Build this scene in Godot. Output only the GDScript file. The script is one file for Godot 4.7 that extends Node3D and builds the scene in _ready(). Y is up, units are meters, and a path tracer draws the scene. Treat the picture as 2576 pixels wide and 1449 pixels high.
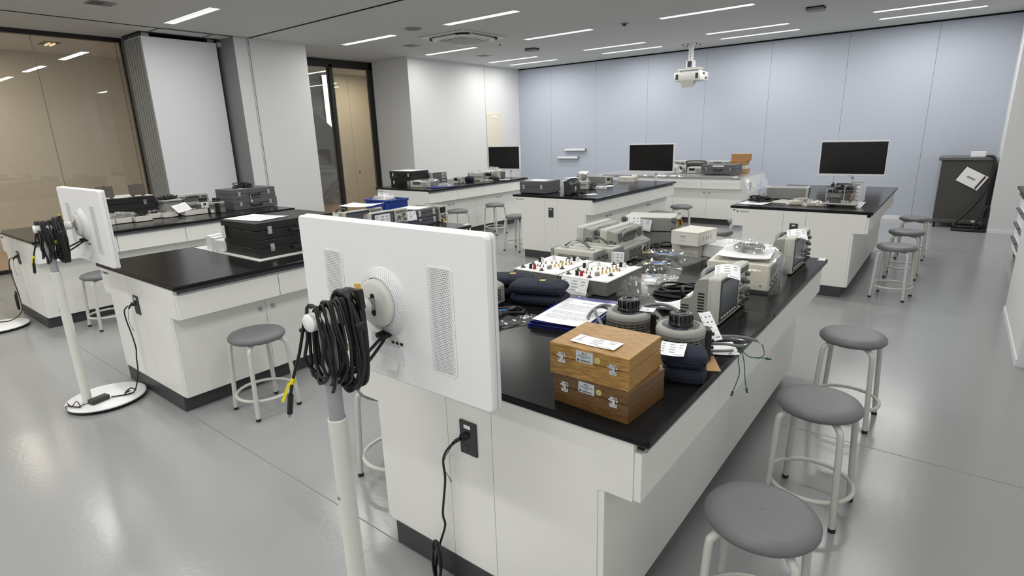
extends Node3D

func _ready() -> void:
	# camera
	var cam := Camera3D.new()
	cam.name = "camera"
	cam.fov = rad_to_deg(2.0 * atan(724.5 / 1408.57))
	cam.keep_aspect = Camera3D.KEEP_HEIGHT
	cam.near = 0.05
	cam.far = 100.0
	add_child(cam)
	cam.transform = Transform3D(Basis(Vector3.UP, 0.6662) * Basis(Vector3.RIGHT, -0.2676) * Basis(Vector3.BACK, -0.0308), Vector3(0, 1.545, 0))
	cam.current = true
	# surroundings and exposure
	var env := Environment.new()
	env.background_mode = Environment.BG_COLOR
	env.background_color = Color(0.6, 0.65, 0.7)
	env.background_energy_multiplier = 0.3
	env.tonemap_mode = Environment.TONE_MAPPER_LINEAR
	env.tonemap_exposure = EXPOSURE
	env.sdfgi_enabled = true
	env.ssao_enabled = true
	env.ssil_enabled = true
	var we := WorldEnvironment.new()
	we.name = "surroundings"
	we.environment = env
	add_child(we)
	materials()
	lights()
	room()
	partitions()
	benches()
	stools()
	monitors()
	ceiling_things()
	wall_things()
	front_bench()
	left_bench()
	glass_bench()
	mid_bench()
	right_bench()
	door_bench()
	wall_bench()

const EXPOSURE := 0.385

# ---------------------------------------------------------------- geometry
class B:
	var st := SurfaceTool.new()
	var xf := Transform3D.IDENTITY
	var g := 1
	func _init() -> void:
		st.begin(Mesh.PRIMITIVE_TRIANGLES)
	func at(p: Vector3, yaw := 0.0, pitch := 0.0, roll := 0.0) -> B:
		xf = Transform3D(Basis(Vector3.UP, yaw) * Basis(Vector3.RIGHT, pitch) * Basis(Vector3.BACK, roll), p)
		return self
	func v(p: Vector3, uv := Vector2.ZERO) -> void:
		st.set_uv(uv)
		st.add_vertex(xf * p)
	func tri(a: Vector3, b: Vector3, c: Vector3, sm := -1, ua := Vector2.ZERO, ub := Vector2.ZERO, uc := Vector2.ZERO) -> void:
		st.set_smooth_group(sm)
		v(a, ua); v(c, uc); v(b, ub)
	func quad(a: Vector3, b: Vector3, c: Vector3, d: Vector3, sm := -1, u0 := Vector2.ZERO, u1 := Vector2.ZERO, u2 := Vector2.ZERO, u3 := Vector2.ZERO) -> void:
		tri(a, b, c, sm, u0, u1, u2)
		tri(a, c, d, sm, u0, u2, u3)
	func face(pts: Array, mid: Vector3) -> void:
		var n: Vector3 = (pts[1] - pts[0]).cross(pts[2] - pts[0])
		if n.dot(pts[0] - mid) < 0.0:
			pts.reverse()
		for i in range(1, pts.size() - 1):
			tri(pts[0], pts[i], pts[i + 1])
	func box(c: Vector3, s: Vector3, b := 0.0012) -> B:
		var h := s * 0.5
		b = minf(b, minf(h.x, minf(h.y, h.z)) * 0.8)
		var p := func(k: int, x: int, y: int, z: int) -> Vector3:
			var q := Vector3(h.x, h.y, h.z) - Vector3(b, b, b)
			q[k] = h[k]
			return c + Vector3(q.x * x, q.y * y, q.z * z)
		for s0 in [-1, 1]:
			face([p.call(0, s0, -1, -1), p.call(0, s0, 1, -1), p.call(0, s0, 1, 1), p.call(0, s0, -1, 1)], c)
			face([p.call(1, -1, s0, -1), p.call(1, 1, s0, -1), p.call(1, 1, s0, 1), p.call(1, -1, s0, 1)], c)
			face([p.call(2, -1, -1, s0), p.call(2, 1, -1, s0), p.call(2, 1, 1, s0), p.call(2, -1, 1, s0)], c)
			if b > 0.0:
				for s1 in [-1, 1]:
					face([p.call(0, s0, s1, -1), p.call(0, s0, s1, 1), p.call(1, s0, s1, 1), p.call(1, s0, s1, -1)], c)
					face([p.call(0, s0, -1, s1), p.call(0, s0, 1, s1), p.call(2, s0, 1, s1), p.call(2, s0, -1, s1)], c)
					face([p.call(1, -1, s0, s1), p.call(1, 1, s0, s1), p.call(2, 1, s0, s1), p.call(2, -1, s0, s1)], c)
					for s2 in [-1, 1]:
						face([p.call(0, s0, s1, s2), p.call(1, s0, s1, s2), p.call(2, s0, s1, s2)], c)
		return self
	# a box from its lowest to its highest corner
	func bb(x0: float, y0: float, z0: float, x1: float, y1: float, z1: float, b := 0.0012) -> B:
		return box(Vector3(x0 + x1, y0 + y1, z0 + z1) * 0.5, Vector3(absf(x1 - x0), absf(y1 - y0), absf(z1 - z0)), b)
	func ring(c: Vector3, axis: Vector3, r: float, n: int) -> Array:
		var a := axis.normalized()
		var u := a.cross(Vector3.UP if absf(a.y) < 0.9 else Vector3.RIGHT).normalized()
		var w := a.cross(u)
		var out := []
		for i in n:
			var t := TAU * i / n
			out.append(c + (u * cos(t) + w * sin(t)) * r)
		return out
	func skin(r0: Array, r1: Array, sm: int) -> void:
		var n := r0.size()
		for i in n:
			var j := (i + 1) % n
			quad(r0[i], r0[j], r1[j], r1[i], sm)
	func cap(r: Array, flip := false) -> void:
		var m := Vector3.ZERO
		for q in r:
			m += q
		m /= r.size()
		for i in r.size():
			var j := (i + 1) % r.size()
			if flip:
				tri(m, r[j], r[i])
			else:
				tri(m, r[i], r[j])
	func cyl(a: Vector3, b: Vector3, r: float, r2 := -1.0, n := 16) -> B:
		if r2 < 0.0:
			r2 = r
		g += 1
		var x := ring(a, b - a, r, n)
		var y := ring(b, b - a, r2, n)
		skin(x, y, g)
		cap(x, true)
		cap(y)
		return self
	func tube(pts: Array, r: float, n := 8, closed := false) -> B:
		g += 1
		var m := pts.size()
		var rings := []
		var u := Vector3.ZERO
		for i in m:
			var t: Vector3
			if closed:
				t = pts[(i + 1) % m] - pts[(i + m - 1) % m]
			else:
				t = pts[mini(i + 1, m - 1)] - pts[maxi(i - 1, 0)]
			t = t.normalized()
			if i == 0:
				u = t.cross(Vector3.UP if absf(t.y) < 0.9 else Vector3.RIGHT).normalized()
			else:
				u = (u - t * u.dot(t)).normalized()
			var w := t.cross(u)
			var rg := []
			for k in n:
				var a := TAU * k / n
				rg.append(pts[i] + (u * cos(a) + w * sin(a)) * r)
			rings.append(rg)
		for i in m - (0 if closed else 1):
			skin(rings[i], rings[(i + 1) % m], g)
		if not closed:
			cap(rings[0], true)
			cap(rings[m - 1])
		return self
	# profile of (radius, height); a doubled point makes a sharp edge
	func lathe(pr: Array, n := 24, c := Vector3.ZERO) -> B:
		g += 1
		for i in pr.size() - 1:
			var p: Vector2 = pr[i]
			var q: Vector2 = pr[i + 1]
			if p.is_equal_approx(q):
				g += 1
				continue
			for k in n:
				var a := TAU * k / n
				var b := TAU * (k + 1) / n
				var d0 := Vector3(cos(a), 0, -sin(a))
				var d1 := Vector3(cos(b), 0, -sin(b))
				var p0 := c + d0 * p.x + Vector3.UP * p.y
				var p1 := c + d1 * p.x + Vector3.UP * p.y
				var q0 := c + d0 * q.x + Vector3.UP * q.y
				var q1 := c + d1 * q.x + Vector3.UP * q.y
				if p.x < 1e-6:
					tri(p0, q1, q0, g)
				elif q.x < 1e-6:
					tri(p0, p1, q0, g)
				else:
					quad(p0, p1, q1, q0, g)
		return self
	# polygon in x,y (counter-clockwise) run from z0 up to z1
	func prism(poly: PackedVector2Array, z0: float, z1: float, sm := false) -> B:
		if Geometry2D.is_polygon_clockwise(poly):
			poly.reverse()
		g += 1
		var n := poly.size()
		for i in n:
			var p := poly[i]
			var q := poly[(i + 1) % n]
			quad(Vector3(p.x, p.y, z0), Vector3(q.x, q.y, z0), Vector3(q.x, q.y, z1), Vector3(p.x, p.y, z1), g if sm else -1)
		var t := Geometry2D.triangulate_polygon(poly)
		for i in range(0, t.size(), 3):
			var a := poly[t[i]]
			var b := poly[t[i + 1]]
			var c := poly[t[i + 2]]
			if (b - a).cross(c - a) < 0.0:
				var s := b
				b = c
				c = s
			tri(Vector3(a.x, a.y, z1), Vector3(b.x, b.y, z1), Vector3(c.x, c.y, z1))
			tri(Vector3(a.x, a.y, z0), Vector3(c.x, c.y, z0), Vector3(b.x, b.y, z0))
		return self
	static func rr(w: float, h: float, r: float, n := 4) -> PackedVector2Array:
		var out := PackedVector2Array()
		r = minf(r, minf(w, h) * 0.5)
		for k in 4:
			var c := Vector2((w * 0.5 - r) * (1 if k == 0 or k == 3 else -1), (h * 0.5 - r) * (1 if k < 2 else -1))
			for i in n + 1:
				var a := PI * 0.5 * (k + float(i) / n)
				out.append(c + Vector2(cos(a), sin(a)) * r)
		return out
	# rounded rectangle in x,y, thickness t along z, bevelled
	func slab(c: Vector3, w: float, h: float, t: float, r: float, bev := 0.002, n := 4) -> B:
		g += 1
		var rs := []
		for k in 4:
			var ins := bev if k == 0 or k == 3 else 0.0
			var z: float = [-t * 0.5, -t * 0.5 + bev, t * 0.5 - bev, t * 0.5][k]
			var rg := []
			for p in rr(w - ins * 2.0, h - ins * 2.0, maxf(r - ins, 0.0005), n):
				rg.append(c + Vector3(p.x, p.y, z))
			rs.append(rg)
		for k in 3:
			skin(rs[k], rs[k + 1], g)
		cap(rs[0], true)
		cap(rs[3])
		return self
	# rings of points joined one after another
	func loft(rs: Array, sm := true, ends := true) -> B:
		g += 1
		for k in rs.size() - 1:
			skin(rs[k], rs[k + 1], g if sm else -1)
		if ends:
			cap(rs[0], true)
			cap(rs[rs.size() - 1])
		return self
	func grid(nu: int, nv: int, f: Callable, sm := true, closed_u := false) -> B:
		g += 1
		for i in nu:
			for j in nv:
				var a := Vector2(float(i) / nu, float(j) / nv)
				var b := Vector2(float(i + 1) / nu, float(j + 1) / nv)
				var a2 := a
				var b2 := b
				if closed_u and i == nu - 1:
					b2.x = 0.0
				quad(f.call(a2.x, a2.y), f.call(b2.x, a2.y), f.call(b2.x, b2.y), f.call(a2.x, b2.y), g if sm else -1, Vector2(a.x, 1 - a.y), Vector2(b.x, 1 - a.y), Vector2(b.x, 1 - b.y), Vector2(a.x, 1 - b.y))
		return self
	# flat print: a rectangle in x,y facing +z, with uv
	func card(c: Vector3, w: float, h: float) -> B:
		var x := Vector3(w * 0.5, 0, 0)
		var y := Vector3(0, h * 0.5, 0)
		quad(c - x - y, c + x - y, c + x + y, c - x + y, -1, Vector2(0, 1), Vector2(1, 1), Vector2(1, 0), Vector2(0, 0))
		return self
	func done() -> ArrayMesh:
		st.generate_normals()
		return st.commit()

func spl(p: Array, n := 6, closed := false) -> Array:
	var out := []
	var m := p.size()
	for i in (m if closed else m - 1):
		var a: Vector3 = p[(i + m - 1) % m] if closed else p[maxi(i - 1, 0)]
		var b: Vector3 = p[i]
		var c: Vector3 = p[(i + 1) % m]
		var d: Vector3 = p[(i + 2) % m] if closed else p[mini(i + 2, m - 1)]
		for k in n:
			out.append(b.cubic_interpolate(c, a, d, float(k) / n))
	if not closed:
		out.append(p[m - 1])
	return out

# ---------------------------------------------------------------- naming
var used := {}
func numbered(parent: Node, called: String) -> String:
	var key := str(parent.get_instance_id()) + "/" + called
	var n: int = used.get(key, 0)
	used[key] = n + 1
	return called if n == 0 else "%s_%03d" % [called, n]

func part(parent: Node, called: String, b, m: Material, label := "") -> MeshInstance3D:
	var o := MeshInstance3D.new()
	o.mesh = b.done() if b is B else b
	o.material_override = m
	o.name = numbered(parent, called)
	o.cast_shadow = GeometryInstance3D.SHADOW_CASTING_SETTING_ON
	if label != "":
		o.set_meta("label", label)
	parent.add_child(o, true)
	return o

func tag(o: Node, label: String, category: String, group := "") -> void:
	o.set_meta("label", label)
	o.set_meta("category", category)
	if group != "":
		o.set_meta("group", group)

func thing(called: String, label: String, category: String, pos := Vector3.ZERO, yaw := 0.0, group := "") -> Node3D:
	var o := Node3D.new()
	o.name = numbered(self, called)
	add_child(o, true)
	o.position = pos
	o.rotation.y = yaw
	tag(o, label, category, group)
	return o

func single(called: String, label: String, category: String, b, m: Material, pos := Vector3.ZERO, yaw := 0.0, group := "") -> MeshInstance3D:
	var o := part(self, called, b, m)
	o.position = pos
	o.rotation.y = yaw
	tag(o, label, category, group)
	return o

func struct(called: String, b, m: Material) -> MeshInstance3D:
	var o := part(self, called, b, m)
	o.set_meta("kind", "structure")
	return o

func stuff(parent: Node, called: String, b, m: Material) -> MeshInstance3D:
	var o := part(parent, called, b, m)
	o.set_meta("kind", "stuff")
	return o

func dup(o: Node3D, label: String, pos: Vector3, yaw := 0.0, group := "") -> Node3D:
	var c := o.duplicate()
	var base := String(o.name)
	var rx := RegEx.create_from_string("_[0-9]{3}$")
	c.name = numbered(self, rx.sub(base, ""))
	add_child(c, true)
	c.position = pos
	c.rotation.y = yaw
	c.set_meta("label", label)
	if group != "":
		c.set_meta("group", group)
	return c

# ---------------------------------------------------------------- materials
var M := {}
func mat(r: float, gg: float, b: float, rough: float, metal := 0.0, spec := 0.5) -> StandardMaterial3D:
	var m := StandardMaterial3D.new()
	m.albedo_color = Color(r, gg, b)
	m.roughness = rough
	m.metallic = metal
	m.metallic_specular = spec
	return m

func noise_tex(freq: float, seed_: int, ramp := [], normal := 0.0, size := 512, oct := 4) -> NoiseTexture2D:
	var n := FastNoiseLite.new()
	n.noise_type = FastNoiseLite.TYPE_SIMPLEX
	n.seed = seed_
	n.frequency = freq
	n.fractal_octaves = oct
	var t := NoiseTexture2D.new()
	t.width = size
	t.height = size
	t.seamless = true
	t.noise = n
	if ramp.size():
		var gr := Gradient.new()
		gr.offsets = PackedFloat32Array([0.0, 1.0])
		gr.colors = PackedColorArray([ramp[0], ramp[1]])
		t.color_ramp = gr
	if normal > 0.0:
		t.as_normal_map = true
		t.bump_strength = normal
	return t

func grained(m: StandardMaterial3D, freq: float, seed_: int, lo: Color, hi: Color, scale: Vector3, world := true) -> StandardMaterial3D:
	m.albedo_texture = noise_tex(freq, seed_, [lo, hi])
	m.uv1_triplanar = true
	m.uv1_world_triplanar = world
	m.uv1_scale = scale
	return m

func clear(alpha: float, rough := 0.08, c := Color(1, 1, 1)) -> StandardMaterial3D:
	var m := mat(c.r, c.g, c.b, rough)
	m.albedo_color.a = alpha
	m.transparency = BaseMaterial3D.TRANSPARENCY_ALPHA
	m.cull_mode = BaseMaterial3D.CULL_DISABLED
	return m

func glow(c: Color, e: float) -> StandardMaterial3D:
	var m := mat(c.r, c.g, c.b, 0.6)
	m.emission_enabled = true
	m.emission = c
	m.emission_energy_multiplier = e
	return m

# printed paper: unreadable rows of small print, as the photograph shows them
func printed(kind: String, seed_: int, bg := Color(0.93, 0.94, 0.95)) -> StandardMaterial3D:
	var r := RandomNumberGenerator.new()
	r.seed = seed_
	var w := 256
	var h := 128 if kind == "tag" else 360
	var im := Image.create(w, h, true, Image.FORMAT_RGB8)
	im.fill(bg)
	var ink := Color(0.2, 0.2, 0.23)
	if kind == "tag":
		var ln := Color(0.72, 0.73, 0.75)
		for y in [10, 34, 58, 82, 106]:
			im.fill_rect(Rect2i(10, y, 236, 1), ln)
		for x in [10, 60, 170, 245]:
			im.fill_rect(Rect2i(x, 10, 1, 97), ln)
		for row in 4:
			var y := 17 + row * 24
			word(im, r, 20, y, 26, 9, ink)
			word(im, r, 92 + r.randi() % 14, y, 44 + r.randi() % 16, 9, ink)
			if row < 2:
				word(im, r, 190, y, 34, 9, ink)
		word(im, r, 150, 111, 84, 7, ink)
	else:
		word(im, r, 96, 40, 64, 8, ink)
		word(im, r, 190, 60, 40, 5, ink)
		for row in 20:
			if row in [8, 9, 14]:
				continue
			var x := 26
			while x < (226 if row % 5 != 4 else 130):
				var ww := 8 + r.randi() % 30
				word(im, r, x, 84 + row * 11, ww, 5, Color(0.42, 0.42, 0.45))
				x += ww + 5
	im.generate_mipmaps()
	var m := mat(1, 1, 1, 0.7)
	m.albedo_texture = ImageTexture.create_from_image(im)
	m.cull_mode = BaseMaterial3D.CULL_DISABLED
	return m

func word(im: Image, r: RandomNumberGenerator, x: int, y: int, w: int, h: int, c: Color) -> void:
	var p := x
	while p < x + w:
		var k := 2 + r.randi() % 3
		var t := r.randi() % 3
		im.fill_rect(Rect2i(p, y + t, k, h - t), c)
		im.fill_rect(Rect2i(p, y + h / 2, k + 1, 1), c)
		p += k + 2

func text_mesh(s: String, size: float, font_name := "Droid Sans", bold := true) -> TextMesh:
	var t := TextMesh.new()
	var f := SystemFont.new()
	f.font_names = PackedStringArray([font_name])
	f.font_weight = 700 if bold else 400
	t.font = f
	t.text = s
	t.font_size = 32
	t.pixel_size = size / 32.0
	t.depth = 0.0006
	return t

func put_text(parent: Node, called: String, s: String, size: float, m: Material, pos: Vector3, yaw := 0.0, pitch := 0.0) -> MeshInstance3D:
	var o := part(parent, called, text_mesh(s, size), m)
	o.position = pos
	o.basis = Basis(Vector3.UP, yaw) * Basis(Vector3.RIGHT, pitch)
	return o

func materials() -> void:
	M.panel = mat(0.92, 0.92, 0.905, 0.4)
	M.panel_edge = mat(0.95, 0.95, 0.96, 0.4)
	M.top = mat(0.1, 0.1, 0.105, 0.2, 0.0, 0.28)
	M.plinth = mat(0.235, 0.24, 0.25, 0.5)
	M.alu = mat(0.66, 0.67, 0.69, 0.38, 0.85)
	M.channel = mat(0.5, 0.5, 0.51, 0.5)
	M.chrome = mat(0.86, 0.86, 0.87, 0.14, 1.0)
	M.white = mat(0.925, 0.925, 0.935, 0.42)
	M.white2 = mat(0.88, 0.885, 0.9, 0.35)
	M.offwhite = mat(0.84, 0.84, 0.82, 0.45)
	M.card = mat(0.86, 0.85, 0.82, 0.75)
	M.paper = mat(0.93, 0.93, 0.94, 0.75)
	M.seat = mat(0.425, 0.43, 0.44, 0.46)
	M.tube = mat(0.80, 0.795, 0.775, 0.36)
	M.black = mat(0.055, 0.055, 0.06, 0.45)
	M.cable = mat(0.06, 0.06, 0.065, 0.42)
	M.graycable = mat(0.45, 0.46, 0.46, 0.5)
	M.rubber = mat(0.14, 0.14, 0.14, 0.75)
	M.blackcase = mat(0.085, 0.085, 0.09, 0.55)
	M.graycase = mat(0.35, 0.355, 0.375, 0.5)
	M.inst = mat(0.59, 0.59, 0.57, 0.5)
	M.inst_light = mat(0.74, 0.74, 0.71, 0.45)
	M.inst_mid = mat(0.53, 0.535, 0.525, 0.5)
	M.inst_dark = mat(0.34, 0.345, 0.345, 0.5)
	M.dark = mat(0.22, 0.22, 0.23, 0.5)
	M.hole = mat(0.04, 0.04, 0.045, 0.8)
	M.screen = mat(0.03, 0.03, 0.032, 0.22)
	M.lcd = mat(0.36, 0.38, 0.41, 0.18)
	M.navy = mat(0.075, 0.1, 0.18, 0.85)
	M.navy.rim_enabled = true
	M.navy.rim = 0.06
	M.navy_trim = mat(0.05, 0.06, 0.1, 0.8)
	M.blue = mat(0.1, 0.13, 0.47, 0.3)
	M.crate = mat(0.1, 0.23, 0.56, 0.4)
	M.sky_blue = mat(0.18, 0.47, 0.8, 0.35)
	M.yellow = mat(0.92, 0.85, 0.1, 0.5)
	M.gold = mat(0.78, 0.66, 0.3, 0.5)
	M.red = mat(0.62, 0.12, 0.1, 0.4)
	M.green = mat(0.08, 0.33, 0.25, 0.5)
	M.orange = mat(0.85, 0.55, 0.15, 0.5)
	M.ink = mat(0.25, 0.25, 0.26, 0.6)
	M.brown_lid = mat(0.34, 0.31, 0.29, 0.6)
	M.carton = mat(0.66, 0.5, 0.33, 0.8)
	M.kraft = mat(0.72, 0.58, 0.42, 0.8)
	M.bag = clear(0.05, 0.08)
	M.bag2 = clear(0.12, 0.12)
	M.sheet = clear(0.18, 0.1)
	M.pane = clear(0.06, 0.0, Color(0.97, 0.95, 0.9))
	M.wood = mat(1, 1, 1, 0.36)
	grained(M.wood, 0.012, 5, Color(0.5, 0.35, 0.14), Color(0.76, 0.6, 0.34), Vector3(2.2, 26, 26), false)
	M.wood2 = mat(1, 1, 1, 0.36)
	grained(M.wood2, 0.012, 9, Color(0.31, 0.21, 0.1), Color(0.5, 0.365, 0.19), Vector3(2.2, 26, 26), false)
	M.wood_edge = mat(0.5, 0.33, 0.17, 0.4)
	# room
	M.wall = grained(mat(0.86, 0.865, 0.865, 0.75), 0.05, 3, Color(0.97, 0.97, 0.97), Color(1, 1, 1), Vector3(1.5, 1.5, 1.5))
	M.wall_blue = grained(mat(0.71, 0.735, 0.79, 0.7), 0.08, 4, Color(0.965, 0.965, 0.965), Color(1, 1, 1), Vector3(1.2, 1.2, 1.2))
	M.ceil = grained(mat(0.83, 0.83, 0.82, 0.9), 0.06, 7, Color(0.93, 0.93, 0.93), Color(1, 1, 1), Vector3(0.9, 0.9, 3.5))
	M.floor = grained(mat(0.645, 0.65, 0.655, 0.2), 0.16, 8, Color(0.86, 0.86, 0.86), Color(1, 1, 1), Vector3(2.3, 2.3, 2.3))
	M.floor.normal_enabled = true
	M.floor.normal_texture = noise_tex(0.02, 12, [], 2.0, 512, 3)
	M.floor.normal_scale = 0.12
	M.frame = mat(0.075, 0.065, 0.06, 0.45)
	M.beige = grained(mat(0.77, 0.74, 0.66, 0.6), 0.02, 14, Color(0.95, 0.95, 0.95), Color(1, 1, 1), Vector3(0.5, 2, 0.5))
	M.corr_floor = mat(1, 1, 1, 0.3)
	grained(M.corr_floor, 0.01, 15, Color(0.6, 0.46, 0.32), Color(0.74, 0.6, 0.44), Vector3(8, 8, 1.2))
	M.trim_dark = mat(0.12, 0.12, 0.12, 0.8)
	M.cabinet = mat(0.25, 0.245, 0.235, 0.5)
	M.lamp = glow(Color(1.0, 1.0, 0.985), 5.0)
	M.lamp_dim = glow(Color(1.0, 0.9, 0.7), 2.2)
	M.tag = printed("tag", 21)
	M.tag2 = printed("tag", 22)
	M.inst_dark2 = mat(0.44, 0.44, 0.43, 0.5)
	M.brass = mat(0.5, 0.42, 0.28, 0.45)
	M.partition = mat(0.86, 0.87, 0.885, 0.5)
	M.drape = clear(0.22, 0.12)
	M.doc = printed("doc", 23)
	M.doc2 = printed("doc", 24)

# ---------------------------------------------------------------- the room
const T := 0.798
const CEIL := 3.0

func slabs(called: String, boxes: Array, m: Material) -> MeshInstance3D:
	var b := B.new()
	for q in boxes:
		b.bb(q[0], q[1], q[2], q[3], q[4], q[5], 0.0)
	return struct(called, b, m)

func ceiling_light(x0: float, zc: float, label: String, group := "") -> void:
	var L := 1.245
	var t := thing("ceiling_light", label, "ceiling light", Vector3(x0 + L * 0.5, CEIL, zc), 0.0, group)
	var b := B.new()
	b.bb(-L / 2, -0.006, 0.058, L / 2, 0.0, 0.07, 0.001).bb(-L / 2, -0.006, -0.07, L / 2, 0.0, -0.058, 0.001)
	b.bb(-L / 2, -0.006, -0.058, -L / 2 + 0.02, 0.0, 0.058, 0.001).bb(L / 2 - 0.02, -0.006, -0.058, L / 2, 0.0, 0.058, 0.001)
	part(t, "frame", b, M.white)
	part(t, "diffuser", B.new().bb(-L / 2 + 0.02, -0.003, -0.058, L / 2 - 0.02, 0.0, 0.012, 0.0), M.lamp)
	part(t, "divider", B.new().bb(-L / 2 + 0.02, -0.0045, 0.012, L / 2 - 0.02, 0.0, 0.018, 0.0), M.inst_mid)
	part(t, "reflector", B.new().bb(-L / 2 + 0.02, -0.003, 0.018, L / 2 - 0.02, 0.0, 0.058, 0.0), M.lamp_soft)
	var a := AreaLight3D.new()
	a.name = "lamp"
	a.area_size = Vector2(L - 0.06, 0.1)
	a.light_color = Color(1.0, 0.995, 0.975)
	a.light_energy = LAMP
	a.area_normalize_energy = true
	a.area_range = 30.0
	a.area_attenuation = 2.0
	a.shadow_enabled = true
	t.add_child(a)
	a.position = Vector3(0, -0.012, 0)
	a.rotation.x = -PI / 2

const LAMP := 4.2

func lights() -> void:
	M.lamp_soft = glow(Color(1.0, 1.0, 0.985), 2.6)
	var xs := [-7.98, -5.72, -3.455, -1.185]
	var col := ["left wall end", "second column from the left wall", "third column from the left wall", "column nearest the right pillar"]
	var rows := {-10.3: "row closest to the blue wall", -9.6: "second row from the blue wall", -7.8: "third row from the blue wall", -5.99: "fourth row, by the air conditioner", -3.405: "row by the folded partitions"}
	for z in rows:
		for i in 4:
			var seen: bool = z < -9.0 or (z == -7.8 and i < 3) or (z == -5.99 and i < 2) or (z == -3.405 and i == 0)
			if seen:
				ceiling_light(xs[i], z, "recessed linear ceiling light, %s, %s" % [rows[z], col[i]])
			else:
				ceiling_light(xs[i], z, "recessed linear ceiling light out of view, the two rearmost rows added for brightness", "lights out of frame")
	for z in [-1.55, 0.2, 2.0, 3.8, 5.6]:  # the two rearmost rows are unseen, added to brighten surfaces facing the camera
		for x in xs:
			ceiling_light(x, z, "recessed linear ceiling light out of view, the two rearmost rows added for brightness", "lights out of frame")

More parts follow.
